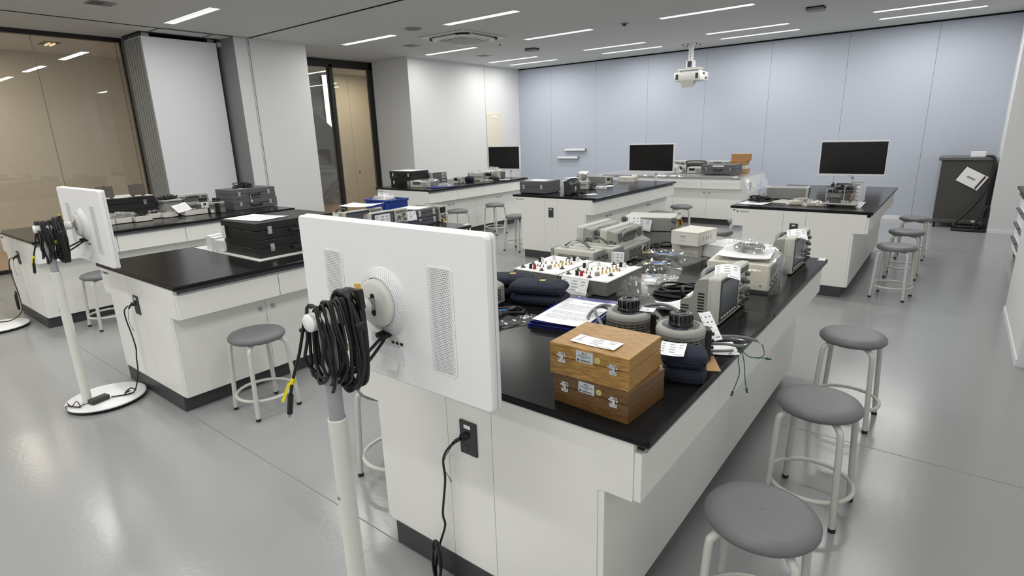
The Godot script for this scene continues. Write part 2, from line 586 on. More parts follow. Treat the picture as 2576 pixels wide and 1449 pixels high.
func room() -> void:
	slabs("floor", [[-9.56, -0.2, -11.5, 1.8, 0.0, 6.6]], M.floor)
	struct("trim_1", B.new().bb(-9.4, -0.01, -1.183, 0.5, 0.0004, -1.178, 0.0), mat(0.5, 0.5, 0.5, 0.6))
	struct("trim_2", B.new().bb(-9.4, -0.01, -3.003, 0.5, 0.0004, -2.998, 0.0), mat(0.5, 0.5, 0.5, 0.6))
	slabs("ceiling", [[-8.385, CEIL, -11.125, 1.8, 3.04, -4.63], [-8.34, CEIL, -4.612, 1.8, 3.04, 6.6], [-9.6, CEIL, -4.4, -8.355, 3.04, 6.6], [-9.6, CEIL, -7.72, -8.40, 3.04, -5.52], [-9.7, 3.06, -11.6, 1.9, 3.2, 6.7]], M.ceil)
	# partition track lines in the ceiling
	var b := B.new()
	b.bb(-8.67, 2.997, -3.455, -8.33, 3.002, -3.435, 0.0).bb(-8.67, 2.997, -4.14, -8.33, 3.002, -4.12, 0.0).bb(-8.345, 2.997, -4.42, -8.333, 3.002, -3.43, 0.0).bb(-8.30, 2.998, -4.1, -8.292, 3.002, -3.48, 0.0).bb(-8.30, 2.998, -4.58, -8.292, 3.002, -4.16, 0.0)
	b.bb(-9.32, 2.992, -4.35, -8.70, 3.002, -3.33, 0.0)
	struct("trim_3", b, M.trim_dark)
	# left wall: a column block, the window recess, a long block
	slabs("wall_left", [[-9.56, 0, -5.55, -8.35, CEIL, -4.405], [-9.56, 0, -11.2, -8.38, CEIL, -7.70]], M.wall)
	b = B.new().bb(-8.352, 0.0, -4.626, -8.346, CEIL, -4.618, 0.0).bb(-8.352, 0.0, -4.600, -8.3465, CEIL, -4.597, 0.0).bb(-8.382, 0.0, -9.915, -8.378, CEIL, -9.909, 0.0)
	struct("trim_4", b, mat(0.5, 0.5, 0.5, 0.7))
	struct("shade_trim_5", B.new().bb(-9.34, 0, -4.406, -8.356, CEIL, -4.400, 0.0), mat(0.5, 0.5, 0.51, 0.8))  # shade on the wall return beside the partitions, put in as darker grey
	struct("trim_6", B.new().bb(-8.34, 2.996, -4.640, 1.8, 3.002, -4.630, 0.0).bb(-8.34, 2.996, -4.612, 1.8, 3.002, -4.604, 0.0).bb(-8.372, 2.996, -4.4, -8.352, 3.002, 6.5, 0.0), M.trim_dark)
	b = B.new().bb(-8.38, 0.06, -10.47, -8.368, 2.02, -9.925, 0.002)
	var d := struct("door_1", b, mat(0.865, 0.84, 0.77, 0.55))
	part(d, "pull_ring", B.new().cyl(Vector3(-8.37, 1.93, -10.17), Vector3(-8.36, 1.93, -10.17), 0.028), M.white)
	part(d, "pull_ring", B.new().cyl(Vector3(-8.37, 1.93, -10.25), Vector3(-8.36, 1.93, -10.25), 0.028), M.white)
	single("wall_switch", "small white switch plate on the wall near the blue corner", "switch", B.new().bb(-8.38, 1.29, -10.99, -8.368, 1.41, -10.92, 0.002), M.white2)
	# back wall: blue panels before a dark backing
	var wb := slabs("wall_back", [[-8.5, 0, -11.5, 1.8, 3.1, -11.172]], M.trim_dark)
	var xs := [-8.38, -7.47, -6.31, -5.13, -3.96, -2.815, -1.635, -0.46, 0.5]
	for i in xs.size() - 1:
		part(wb, "panel", B.new().bb(xs[i] + 0.0015, 0.06, -11.175, xs[i + 1] - 0.0015, 2.978, -11.15, 0.001), M.wall_blue)
	struct("baseboard_back", B.new().bb(-8.38, 0, -11.17, 0.48, 0.065, -11.138, 0.002), M.white2)
	# right side
	slabs("wall_right", [[0.48, 0, -11.2, 1.8, CEIL, -10.3], [1.45, 0, -10.3, 1.8, CEIL, -6.0], [0.49, 0, -6.0, 1.8, CEIL, -4.62], [0.53, 0, -4.62, 1.8, CEIL, 6.6]], M.wall)
	struct("baseboard_right", B.new().bb(0.482, 0, -10.3, 1.45, 0.05, -10.29, 0.001).bb(0.48, 0, -6.0, 0.49, 0.05, -4.62, 0.001), M.white2)
	slabs("wall_front", [[-16.2, 0, 6.55, 1.8, 3.1, 6.75]], M.wall)
	# glass wall on the left
	var w := struct("window_1", B.new().bb(-9.55, 2.945, -3.42, -9.46, 3.0, 6.55, 0.002).bb(-9.53, 0, -3.42, -9.47, 0.05, 6.55, 0.002).bb(-9.53, 0, -3.40, -9.47, 3.0, -3.355, 0.002), M.frame)
	var z := -3.352
	for k in 12:
		var z2 := -3.303 if k == 0 else z + 0.94
		if k == 11:
			z2 = 6.55
		part(w, "pane", B.new().bb(-9.505, 0.04, z + 0.003, -9.495, 2.96, z2 - 0.003, 0.0), M.pane)
		part(w, "joint", B.new().bb(-9.504, 0.05, z2 - 0.003, -9.496, 2.95, z2 + 0.003, 0.0), mat(0.42, 0.4, 0.36, 0.5))
		z = z2
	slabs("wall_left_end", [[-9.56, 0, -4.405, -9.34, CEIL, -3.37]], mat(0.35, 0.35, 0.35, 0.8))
	# glazed door in the recess
	w = struct("window_2", B.new().bb(-9.52, 2.85, -7.735, -9.42, 2.985, -5.5, 0.003).bb(-9.52, 0, -7.735, -9.42, 2.985, -7.625, 0.003).bb(-9.52, 0, -6.778, -9.42, 2.9, -6.7, 0.003).bb(-9.52, 0, -7.7, -9.42, 0.07, -5.5, 0.003), M.frame)
	part(w, "pane", B.new().bb(-9.475, 0.06, -7.63, -9.465, 2.86, -6.775, 0.0), M.pane)
	part(w, "pane", B.new().bb(-9.475, 0.06, -6.705, -9.465, 2.86, -5.5, 0.0), M.pane)
	part(w, "outer_trim", B.new().bb(-9.44, 0, -7.705, -9.40, 3.0, -7.695, 0.001).bb(-9.44, 2.985, -7.7, -9.40, 3.0, -5.55, 0.001), M.alu)
	# corridor beyond the glass
	slabs("floor_corridor", [[-16.2, -0.2, -14, -9.56, -0.001, 6.7]], M.corr_floor)
	slabs("ceiling_corridor", [[-12.0, 3.02, -14, -9.6, 3.15, 6.7], [-16.2, 4.2, -14, -12.0, 4.35, 6.7], [-12.05, 3.02, -8.42, -11.85, 4.2, -6.9]], M.wall)
	var wc := slabs("wall_corridor", [[-12.0, 0, -14, -11.73, 4.2, -8.45], [-12.0, 0, -6.9, -11.73, 4.2, 6.6]], mat(0.4, 0.36, 0.3, 0.8))
	var pz := [-13.0, -11.2, -9.94, -9.37, -8.80, -8.43]
	for i in 5:
		part(wc, "panel", B.new().bb(-11.74, 0, pz[i] + 0.003, -11.70, 3.02, pz[i + 1] - 0.003, 0.001), M.beige)
	part(wc, "latch", B.new().cyl(Vector3(-11.71, 0.76, -8.9), Vector3(-11.68, 0.76, -8.9), 0.022), M.dark)
	part(wc, "panel", B.new().bb(-11.74, 0, -6.9, -11.70, 3.02, 6.55, 0.001), M.beige)
	slabs("wall_stair", [[-16.2, 0, -14, -15.9, 4.3, 6.7], [-16.2, 0, -14.2, -9.5, 4.3, -14], [-16.0, 0, -5.2, -12.0, 4.3, -5.0]], mat(0.78, 0.81, 0.82, 0.8))
	stairs()
	# lamps of the corridor
	var t := thing("downlight", "square recessed downlight with two tubes seen through the corridor glass", "downlight", Vector3(-10.63, 3.02, -2.86))
	part(t, "housing", B.new().bb(-0.17, -0.005, -0.1, 0.17, 0.0, 0.1, 0.001), M.frame)
	for s in [-1, 1]:
		part(t, "lamp_tube", B.new().cyl(Vector3(-0.11, -0.02, s * 0.03), Vector3(0.11, -0.02, s * 0.03), 0.012), M.lamp_dim)
	corridor_lamp(Vector3(-10.6, 2.98, -1.6), 6.5, Color(1, 0.95, 0.87))
	corridor_lamp(Vector3(-10.6, 2.98, 1.4), 6.5, Color(1, 0.95, 0.87))
	corridor_lamp(Vector3(-10.6, 2.98, -8.6), 8.0, Color(1, 0.94, 0.84))
	corridor_lamp(Vector3(-14.0, 4.1, -8.5), 5.0, Color(0.95, 0.98, 1.0))

func corridor_lamp(p: Vector3, e: float, c: Color) -> void:
	var a := AreaLight3D.new()
	a.name = "corridor_lamp"
	a.area_size = Vector2(0.8, 0.5)
	a.light_color = c
	a.light_energy = e
	a.area_normalize_energy = true
	a.area_range = 30.0
	a.area_attenuation = 2.0
	a.shadow_enabled = true
	add_child(a, true)
	a.position = p
	a.rotation.x = -PI / 2

func stairs() -> void:
	var t := thing("staircase", "dark grey staircase with glass balustrade seen through the glazed door", "staircase", Vector3(-13.2, 0, -8.6))
	var b := B.new()
	# the upper flight comes down towards -z
	var k := 0.82
	var st_ := PackedVector2Array([Vector2(1.6, 3.75), Vector2(0.0, 2.44), Vector2(-1.9, 0.88), Vector2(-1.9, 0.5), Vector2(0.0, 2.02), Vector2(1.6, 3.33)])
	for s in [0.0, -1.25]:
		b.at(Vector3(s, 0, 0), -PI / 2)
		b.prism(st_, 0.0, 0.05)
	part(t, "stringer", b, M.dark)
	b = B.new()
	for i in 15:
		var z := 1.3 - i * 0.21
		part(t, "tread", B.new().bb(-1.22, 3.16 - i * 0.172, z - 0.13, -0.02, 3.20 - i * 0.172, z + 0.13, 0.002), M.inst_dark)
		b.bb(-1.22, 2.99 - i * 0.172, z - 0.105, -0.02, 3.16 - i * 0.172, z - 0.095, 0.0)
	part(t, "riser", b, mat(0.33, 0.35, 0.37, 0.6))
	part(t, "balustrade_pane", B.new().at(Vector3(0.08, 0, 0), -PI / 2).prism(PackedVector2Array([Vector2(1.6, 3.7), Vector2(-1.9, 0.83), Vector2(-1.9, 0.2), Vector2(1.6, 3.0)]), 0.0, 0.012), clear(0.35, 0.1, Color(0.35, 0.42, 0.46)))
	part(t, "handrail", B.new().tube(spl([Vector3(0.12, 2.35, 1.2), Vector3(0.12, 1.36, 0.0), Vector3(0.12, 0.73, -0.75), Vector3(0.12, 0.3, -1.2)], 4), 0.025), M.alu)
	part(t, "handrail", B.new().tube([Vector3(-2.6, 3.0, 1.0), Vector3(-2.6, 3.0, -1.02), Vector3(-2.6, 1.9, -2.4)], 0.025), M.dark)
	for z in [0.2, -0.85]:
		part(t, "rail_bracket", B.new().tube([Vector3(-2.6, 2.98, z), Vector3(-2.6, 2.9, z), Vector3(-2.72, 2.9, z)], 0.014), M.dark)
	# the lower flight turns back
	part(t, "stringer", B.new().at(Vector3(0.55, 0, 0), -PI / 2).prism(PackedVector2Array([Vector2(-0.95, 0.83), Vector2(0.05, 0.0), Vector2(0.4, 0.0), Vector2(-0.95, 1.1)]), 0.0, 0.05), M.dark)
	part(t, "handrail", B.new().tube([Vector3(0.6, 0.9, -0.8), Vector3(0.6, 0.1, 0.15)], 0.022), M.alu)
	part(t, "landing", B.new().bb(-2.7, 2.95, 0.2, 0.1, 3.1, 3.0, 0.0), M.dark)
	# daylight window of the stair hall
	var w := struct("window_3", B.new().bb(-15.92, 1.6, -12.7, -15.86, 3.6, -10.95, 0.002), M.frame)
	part(w, "pane", B.new().bb(-15.87, 1.65, -12.65, -15.85, 3.55, -11.0, 0.0), glow(Color(0.95, 0.98, 1.0), 4.5))

func partitions() -> void:
	var names := ["front leaf, its white face turned to the room", "second leaf", "third leaf", "fourth leaf", "fifth leaf", "sixth leaf", "rearmost leaf beside the glass wall"]
	for i in 7:
		var x := -8.72 - 0.0825 * i
		var t := thing("partition_panel", "tall white sliding partition, %s of the folded stack" % names[i], "partition", Vector3(x, 0, -3.84), 0.0, "stacked sliding partitions")
		part(t, "leaf", B.new().bb(-0.066, 0.02, -0.49, 0.0, 2.945, 0.49, 0.002), M.partition)
		part(t, "edge_seal", B.new().bb(-0.056, 0.03, 0.488, -0.010, 2.93, 0.502, 0.002), M.inst_mid)
		part(t, "gasket", B.new().bb(-0.0815, 0.03, 0.40, -0.066, 2.93, 0.478, 0.0), M.hole)
		part(t, "hanger", B.new().bb(-0.05, 2.945, 0.38, -0.016, 2.998, 0.47, 0.001).bb(-0.05, 2.945, -0.47, -0.016, 2.998, -0.38, 0.001), M.alu)
	single("track_stop", "small grey metal stop at the upper far corner of the folded partitions", "bracket", B.new().bb(-8.80, 2.9, -4.405, -8.71, 2.96, -4.345, 0.002), M.inst_light)

func ceiling_things() -> void:
	var t := thing("air_conditioner", "square white ceiling cassette air conditioner with central grille", "air conditioner", Vector3(-6.215, CEIL, -6.9))
	part(t, "panel", B.new().bb(-0.46, -0.018, -0.5, 0.46, 0.0, 0.5, 0.006), M.offwhite)
	part(t, "inner_panel", B.new().at(Vector3(0, -0.035, 0), 0, PI / 2).slab(Vector3.ZERO, 0.78, 0.82, 0.04, 0.2, 0.012, 8), M.offwhite)
	part(t, "air_grille", B.new().bb(-0.25, -0.062, -0.27, 0.25, -0.05, 0.27, 0.003), M.inst_mid)
	for k in 4:
		var b := B.new().at(Vector3.ZERO, k * PI / 2)
		b.bb(-0.24, -0.057, 0.325, 0.24, -0.05, 0.335, 0.0).bb(-0.27, -0.02, 0.40, 0.27, -0.0185, 0.425, 0.0)
		part(t, "air_slot", b, M.hole)
		part(t, "corner_gap", B.new().at(Vector3.ZERO, k * PI / 2).tube([Vector3(0.23, -0.03, 0.425), Vector3(0.32, -0.03, 0.40), Vector3(0.4, -0.03, 0.31)], 0.012, 6), M.hole)
	t = thing("ceiling_speaker", "round grey flush ceiling speaker left of the air conditioner", "speaker", Vector3(-6.21, CEIL, -5.86))
	part(t, "rim", B.new().lathe([Vector2(0.001, -0.012), Vector2(0.105, -0.012), Vector2(0.12, -0.004), Vector2(0.12, 0.0)], 32), M.inst_mid)
	part(t, "grille_cloth", B.new().lathe([Vector2(0.0, -0.0135), Vector2(0.098, -0.0135)], 32), M.inst_dark)
	var vents := [[Vector3(-7.34, CEIL, -6.88), "square grey ceiling vent left of the air conditioner"], [Vector3(-7.36, CEIL, -8.73), "square grey ceiling vent beyond the air conditioner"], [Vector3(-7.32, CEIL, -2.49), "grey square ceiling vent at the upper left picture edge"]]
	for q in vents:
		t = thing("ceiling_vent", q[1], "vent", q[0], 0.0, "ceiling vents")
		part(t, "frame", B.new().bb(-0.11, -0.006, -0.12, 0.11, 0.0, 0.12, 0.001), M.inst_mid)
		part(t, "core", B.new().bb(-0.085, -0.009, -0.02, 0.085, -0.005, 0.1, 0.0), M.inst_dark)
	t = thing("sprinkler", "tiny white sprinkler rosette right of the air conditioner", "sprinkler", Vector3(-6.23, CEIL, -7.8))
	part(t, "rosette", B.new().lathe([Vector2(0.0, -0.012), Vector2(0.03, -0.012), Vector2(0.045, 0.0)], 16), M.white)
	part(t, "head", B.new().cyl(Vector3(0, -0.035, 0), Vector3(0, -0.01, 0), 0.012), M.dark)
	for q in [[Vector3(-6.22, CEIL, -8.69), "small grey ceiling box with a dark slot beyond the air conditioner"], [Vector3(-1.7, CEIL, -8.63), "small grey ceiling box with a dark slot at upper right"]]:
		t = thing("sensor_box", q[1], "sensor", q[0], 0.0, "ceiling sensor boxes")
		part(t, "cover", B.new().bb(-0.1, -0.045, -0.09, 0.1, -0.012, 0.09, 0.006), M.inst_mid)
		part(t, "gap", B.new().bb(-0.09, -0.014, -0.085, 0.105, 0.0, 0.085, 0.0), M.hole)
	t = thing("ceiling_sensor", "small dark ceiling sensor between the light rows", "sensor", Vector3(-3.95, CEIL, -7.76))
	part(t, "rosette", B.new().lathe([Vector2(0.0, -0.008), Vector2(0.06, -0.008), Vector2(0.07, 0.0)], 16), M.inst_mid)
	part(t, "eye", B.new().cyl(Vector3(0, -0.035, 0), Vector3(0, -0.008, 0), 0.026), M.dark)
	# projector
	t = thing("projector", "white projector hanging from a ceiling pole before the blue wall", "projector", Vector3(-4.0, CEIL, -10.46))
	part(t, "ceiling_plate", B.new().bb(-0.16, -0.012, -0.12, 0.16, 0.0, 0.12, 0.002), M.offwhite)
	for q in [Vector2(-0.12, 0.08), Vector2(0.12, 0.08), Vector2(-0.12, -0.08), Vector2(0.12, -0.08), Vector2(-0.03, 0.1)]:
		part(t, "bolt", B.new().cyl(Vector3(q.x, -0.03, q.y), Vector3(q.x, -0.012, q.y), 0.012, -1, 8), M.dark)
	part(t, "pole", B.new().bb(-0.035, -0.31, -0.035, 0.035, -0.01, 0.035, 0.002), M.white)
	for k in 8:
		part(t, "pole_hole", B.new().bb(-0.006, -0.06 - k * 0.032, 0.034, 0.006, -0.048 - k * 0.032, 0.036, 0.0), M.dark)
	part(t, "clamp", B.new().bb(-0.07, -0.40, -0.05, 0.07, -0.28, 0.05, 0.004), M.white)
	part(t, "clamp_gap", B.new().bb(-0.04, -0.39, 0.045, 0.035, -0.29, 0.052, 0.0), M.dark)
	part(t, "bracket", B.new().bb(-0.2, -0.44, -0.09, 0.2, -0.41, 0.09, 0.003).bb(-0.2, -0.47, -0.02, -0.17, -0.42, 0.06, 0.002).bb(0.17, -0.47, -0.02, 0.2, -0.42, 0.06, 0.002), M.offwhite)
	part(t, "body", B.new().at(Vector3(0.02, -0.555, 0.0), 0, PI / 2).slab(Vector3.ZERO, 0.5, 0.4, 0.15, 0.04, 0.012), M.offwhite)
	part(t, "air_vent", B.new().bb(-0.19, -0.60, 0.198, -0.14, -0.51, 0.203, 0.0), M.dark)
	part(t, "air_vent", B.new().bb(0.17, -0.60, 0.198, 0.22, -0.51, 0.203, 0.0), M.dark)
	part(t, "socket_panel", B.new().bb(0.268, -0.53, 0.02, 0.273, -0.5, 0.12, 0.0).bb(0.268, -0.60, -0.10, 0.273, -0.57, 0.0, 0.0), M.dark)
	part(t, "lens_hood", B.new().loft([[Vector3(-0.1, -0.62, 0.2), Vector3(0.14, -0.62, 0.2), Vector3(0.14, -0.62, 0.02), Vector3(-0.1, -0.62, 0.02)], [Vector3(-0.08, -0.74, 0.16), Vector3(0.1, -0.74, 0.16), Vector3(0.1, -0.7, 0.04), Vector3(-0.08, -0.7, 0.04)]], false), M.inst_light)

func wall_things() -> void:
	for q in [[Vector3(-6.81, 1.165, -11.15), "upper white pen tray on the blue wall"], [Vector3(-7.0, 0.995, -11.15), "lower white pen tray on the blue wall"]]:
		var t := thing("pen_tray", q[1], "tray", q[0], 0.0, "white wall trays")
		part(t, "ledge", B.new().bb(-0.27, -0.02, 0.0, 0.27, -0.012, 0.07, 0.001), M.white)
		part(t, "lip", B.new().bb(-0.27, -0.02, 0.062, 0.27, 0.03, 0.07, 0.001), M.white)
		part(t, "end_cap", B.new().bb(-0.275, -0.021, 0.0, -0.268, 0.031, 0.071, 0.001).bb(0.268, -0.021, 0.0, 0.275, 0.031, 0.071, 0.001), M.alu)
	# rolling cabinet in the far right corner
	var t := thing("equipment_cabinet", "dark grey rolling cabinet in the far right corner", "cabinet", Vector3(0.13, 0, -10.84))
	part(t, "body", B.new().bb(-0.30, 0.07, -0.24, 0.29, 0.98, 0.25, 0.004), M.cabinet)
	part(t, "top_board", B.new().bb(-0.335, 0.985, -0.26, 0.31, 1.035, 0.27, 0.008), mat(0.36, 0.36, 0.36, 0.4))
	part(t, "side_rail", B.new().bb(-0.307, 0.1, 0.235, -0.295, 0.97, 0.255, 0.002), M.alu)
	part(t, "kick_rail", B.new().bb(-0.30, 0.075, 0.245, 0.29, 0.125, 0.262, 0.004), mat(0.3, 0.3, 0.29, 0.5))
	part(t, "name_plate", B.new().bb(0.16, 0.1, 0.261, 0.23, 0.13, 0.264, 0.0), M.offwhite)
	for x in [-0.27, 0.25]:
		for z in [0.2, -0.2]:
			part(t, "caster", B.new().cyl(Vector3(x - 0.015, 0.035, z), Vector3(x + 0.015, 0.035, z), 0.035), M.black)
	part(t, "caster_bracket", B.new().bb(-0.33, 0.05, 0.17, -0.27, 0.075, 0.25, 0.003), M.inst_dark)
	single("control_box", "small white box lying on the dark cabinet", "box", B.new().bb(-0.085, 0, -0.04, 0.085, 0.075, 0.04, 0.004), M.white, Vector3(0.24, 1.035, -10.66))
	t = thing("notice_sheet", "tilted white notice hanging on the dark cabinet front", "notice", Vector3(0.215, 0.73, -10.575))
	var a := -0.5
	part(t, "sheet", B.new().at(Vector3.ZERO, 0, 0, a).bb(-0.15, -0.11, 0.0, 0.15, 0.11, 0.004, 0.001), M.paper)
	part(t, "red_bar", B.new().at(Vector3.ZERO, 0, 0, a).bb(0.1, -0.1, 0.004, 0.125, 0.1, 0.0055, 0.0), mat(0.3, 0.22, 0.22, 0.6))
	var pr := RandomNumberGenerator.new()
	pr.seed = 4
	var b := B.new().at(Vector3.ZERO, 0, 0, a)
	for k in 9:
		b.bb(-0.02 + 0.012 * k - 0.045, -0.012, 0.004, -0.012 + 0.012 * k - 0.045, 0.008 + 0.008 * pr.randf(), 0.0052, 0.0)
	part(t, "print", b, mat(0.42, 0.3, 0.3, 0.7))
	t = thing("thick_cable", "thick black cable running down the dark cabinet to the floor", "cable", Vector3.ZERO)
	part(t, "cord", B.new().tube(spl([Vector3(0.33, 1.04, -10.62), Vector3(0.40, 1.045, -10.57), Vector3(0.435, 0.98, -10.55), Vector3(0.43, 0.8, -10.54), Vector3(0.38, 0.55, -10.53), Vector3(0.24, 0.28, -10.5), Vector3(0.12, 0.12, -10.46), Vector3(0.11, 0.055, -10.43), Vector3(0.3, 0.05, -10.42), Vector3(0.42, 0.06, -10.43)]), 0.018), M.cable)
	t = thing("folded_trolley", "black folded trolley lying at the foot of the dark cabinet", "trolley", Vector3(0.27, 0, -10.36))
	part(t, "platform", B.new().at(Vector3(0, 0.02, 0), 0, PI / 2).slab(Vector3.ZERO, 0.40, 0.16, 0.035, 0.03, 0.006), M.black)
	part(t, "frame", B.new().tube(spl([Vector3(0.05, 0.03, 0.02), Vector3(0.09, 0.2, 0.0), Vector3(0.15, 0.33, -0.02), Vector3(0.19, 0.34, -0.03), Vector3(0.19, 0.03, 0.0)]), 0.014), M.black)
	part(t, "crossbar", B.new().tube([Vector3(0.06, 0.15, 0.0), Vector3(0.19, 0.19, -0.01)], 0.012).tube([Vector3(0.08, 0.04, 0.02), Vector3(0.18, 0.15, -0.01)], 0.012), M.black)
	# side counter between the right pillars
	t = thing("side_counter", "white drawer counter with dark top in the right recess", "counter", Vector3(0.62, 0, -8.72))
	part(t, "counter_top", B.new().bb(-0.02, 0.77, 0.0, 0.8, 0.8, 2.7, 0.003), mat(0.2, 0.2, 0.205, 0.35))
	part(t, "body", B.new().bb(0.05, 0.08, 0.04, 0.78, 0.765, 2.68, 0.002), M.panel)
	for k in 4:
		var y0 := 0.1 + k * 0.165
		for s in 4:
			var dr := part(t, "drawer", B.new().bb(0.03, y0, 0.06 + s * 0.65, 0.05, y0 + 0.15, 0.68 + s * 0.65, 0.002), M.panel_edge)
			part(dr, "handle", B.new().bb(0.0, y0 + 0.118, 0.1 + s * 0.65, 0.032, y0 + 0.14, 0.64 + s * 0.65, 0.003), M.inst_dark)
	part(t, "foot", B.new().cyl(Vector3(0.08, 0, 0.1), Vector3(0.08, 0.08, 0.1), 0.025), M.black)

# ---------------------------------------------------------------- benches, stools, monitors
const BL := 2.43

func make_bench(label: String, pos: Vector3, yaw: float, group: String, logo := true) -> Node3D:
	var t := thing("lab_bench", label, "lab bench", pos, yaw, group)
	for k in 2:
		part(t, "tabletop", B.new().bb(-0.607, 0.7725, -k * BL * 0.5 - 0.0008, 0.607, T, -(k + 1) * BL * 0.5 + 0.0008, 0.005), M.top)
	part(t, "top_edging", B.new().bb(-0.6078, 0.783, -0.012, 0.6078, 0.7845, 0.0008, 0.0), M.hole)
	part(t, "plinth", B.new().bb(-0.43, 0.0, -0.006, 0.43, 0.0985, -BL + 0.006, 0.001), M.plinth)
	part(t, "carcass", B.new().bb(-0.455, 0.0985, -0.03, 0.455, 0.598, -BL + 0.03, 0.0).bb(-0.54, 0.598, -0.03, 0.54, 0.772, -BL + 0.03, 0.0), M.panel)
	for e in 2:
		var z0 := -0.03 if e == 0 else -BL + 0.009
		var z1 := -0.009 if e == 0 else -BL + 0.03
		for s in [-1, 1]:
			var poly := PackedVector2Array([Vector2(s * 0.098 - 0.015, 0.7715), Vector2(s * 0.562, 0.7715), Vector2(s * 0.562, 0.6), Vector2(s * 0.465, 0.6), Vector2(s * 0.458, 0.593), Vector2(s * 0.458, 0.0985), Vector2(s * 0.098 - 0.015, 0.0985)])
			part(t, "end_panel", B.new().prism(poly, z0, z1), M.panel)
		part(t, "centre_panel", B.new().bb(-0.111, 0.0985, z0, 0.081, 0.7715, z1, 0.0), M.panel)
	var zs := [0.031, 0.617, 1.217, 1.817, BL - 0.031]
	var dz := [0.031, 0.562, 1.142, 1.745, BL - 0.031]
	for s in [-1, 1]:
		part(t, "grip_channel", B.new().bb(s * 0.538, 0.748, -0.03, s * 0.546, 0.772, -BL + 0.03, 0.0).bb(s * 0.538, 0.7435, -0.03, s * 0.588, 0.748, -BL + 0.03, 0.0).bb(s * 0.583, 0.748, -0.03, s * 0.588, 0.754, -BL + 0.03, 0.0), M.alu)
		for k in 4:
			part(t, "drawer", B.new().bb(s * 0.562, 0.602, -zs[k] - 0.0025 + (0.02 if k == 0 else 0.0), s * 0.583, 0.7435, -zs[k + 1] + 0.0025 - (0.02 if k == 3 else 0.0), 0.001), M.panel)
			var dr := part(t, "door", B.new().bb(s * 0.458, 0.1, -dz[k] - 0.0012 + (0.02 if k == 0 else 0.0), s * 0.478, 0.598, -dz[k + 1] + 0.0012 - (0.02 if k == 3 else 0.0), 0.001), M.panel)
			var kz: float = -dz[k + 1] + 0.042 if k % 2 == 0 else -dz[k] - 0.042
			var kb := B.new().at(Vector3(s * 0.478, 0.522, kz), 0, 0, -s * PI / 2)
			kb.lathe([Vector2(0.0, 0.024), Vector2(0.009, 0.024), Vector2(0.0125, 0.02), Vector2(0.0125, 0.014), Vector2(0.006, 0.010), Vector2(0.006, 0.0)], 16)
			part(dr, "knob", kb, M.alu)
	var o := part(t, "outlet", B.new().at(Vector3(-0.015, 0.597, -0.006)).slab(Vector3.ZERO, 0.072, 0.12, 0.008, 0.004, 0.002), M.dark)
	part(o, "outlet_label", B.new().bb(-0.03, 0.632, -0.002, -0.002, 0.645, -0.0012, 0.0), M.paper)
	var b := B.new()
	for y in [0.612, 0.565]:
		b.bb(-0.024, y, -0.0022, -0.021, y + 0.009, -0.0014, 0.0).bb(-0.010, y, -0.0022, -0.007, y + 0.009, -0.0014, 0.0).cyl(Vector3(-0.0155, y - 0.009, -0.0022), Vector3(-0.0155, y - 0.009, -0.0014), 0.003, -1, 8)
	part(o, "socket_slots", b, M.hole)
	if logo:
		var m := part(t, "maker_mark", B.new().bb(-0.545, 0.7335, -0.0095, -0.528, 0.7505, -0.0084, 0.0), mat(0.45, 0.25, 0.25, 0.6))
		part(m, "mark_core", B.new().bb(-0.540, 0.737, -0.0085, -0.533, 0.747, -0.008, 0.0), mat(0.68, 0.5, 0.5, 0.6))
		put_text(t, "maker_lettering", "SHIMADZU", 0.017, M.ink, Vector3(-0.472, 0.7425, -0.0085))
	return t

func benches() -> void:
	var g := "island lab benches"
	make_bench("island lab bench nearest the camera, wooden boxes at its near corner", Vector3(-1.1135, 0, -1.177), 0, g)
	make_bench("island lab bench behind the left standing monitor, black cases on its middle", Vector3(-3.868, 0, -1.177), 0, g)
	make_bench("leftmost island lab bench beside the glass wall, white card trays on it", Vector3(-6.617, 0, -1.177), 0, g)
	make_bench("far right island lab bench with the exposed circuit chassis on it", Vector3(-1.1135, 0, -5.753), 0, g)
	make_bench("far middle island lab bench with the dark grey case at its near left corner", Vector3(-3.866, 0, -5.757), 0, g)
	make_bench("far left island lab bench by the glazed door, black cases on its near end", Vector3(-6.605, 0, -5.757), 0, g)
	make_bench("lab bench standing crosswise before the blue wall, draped in clear plastic", Vector3(-2.62, 0, -9.797), PI / 2, "", false)
	single("bench_sticker", "white sticker on the far right corner of the nearest bench top", "sticker", B.new().at(Vector3(-0.533, T + 0.0006, -3.575), 0, -PI / 2).card(Vector3.ZERO, 0.036, 0.07), M.tag)
	single("bench_sticker", "white sticker on the far right corner of the bench with black cases", "sticker", B.new().at(Vector3(-3.31, T + 0.0006, -3.59), 0, -PI / 2).card(Vector3.ZERO, 0.036, 0.07), M.tag)

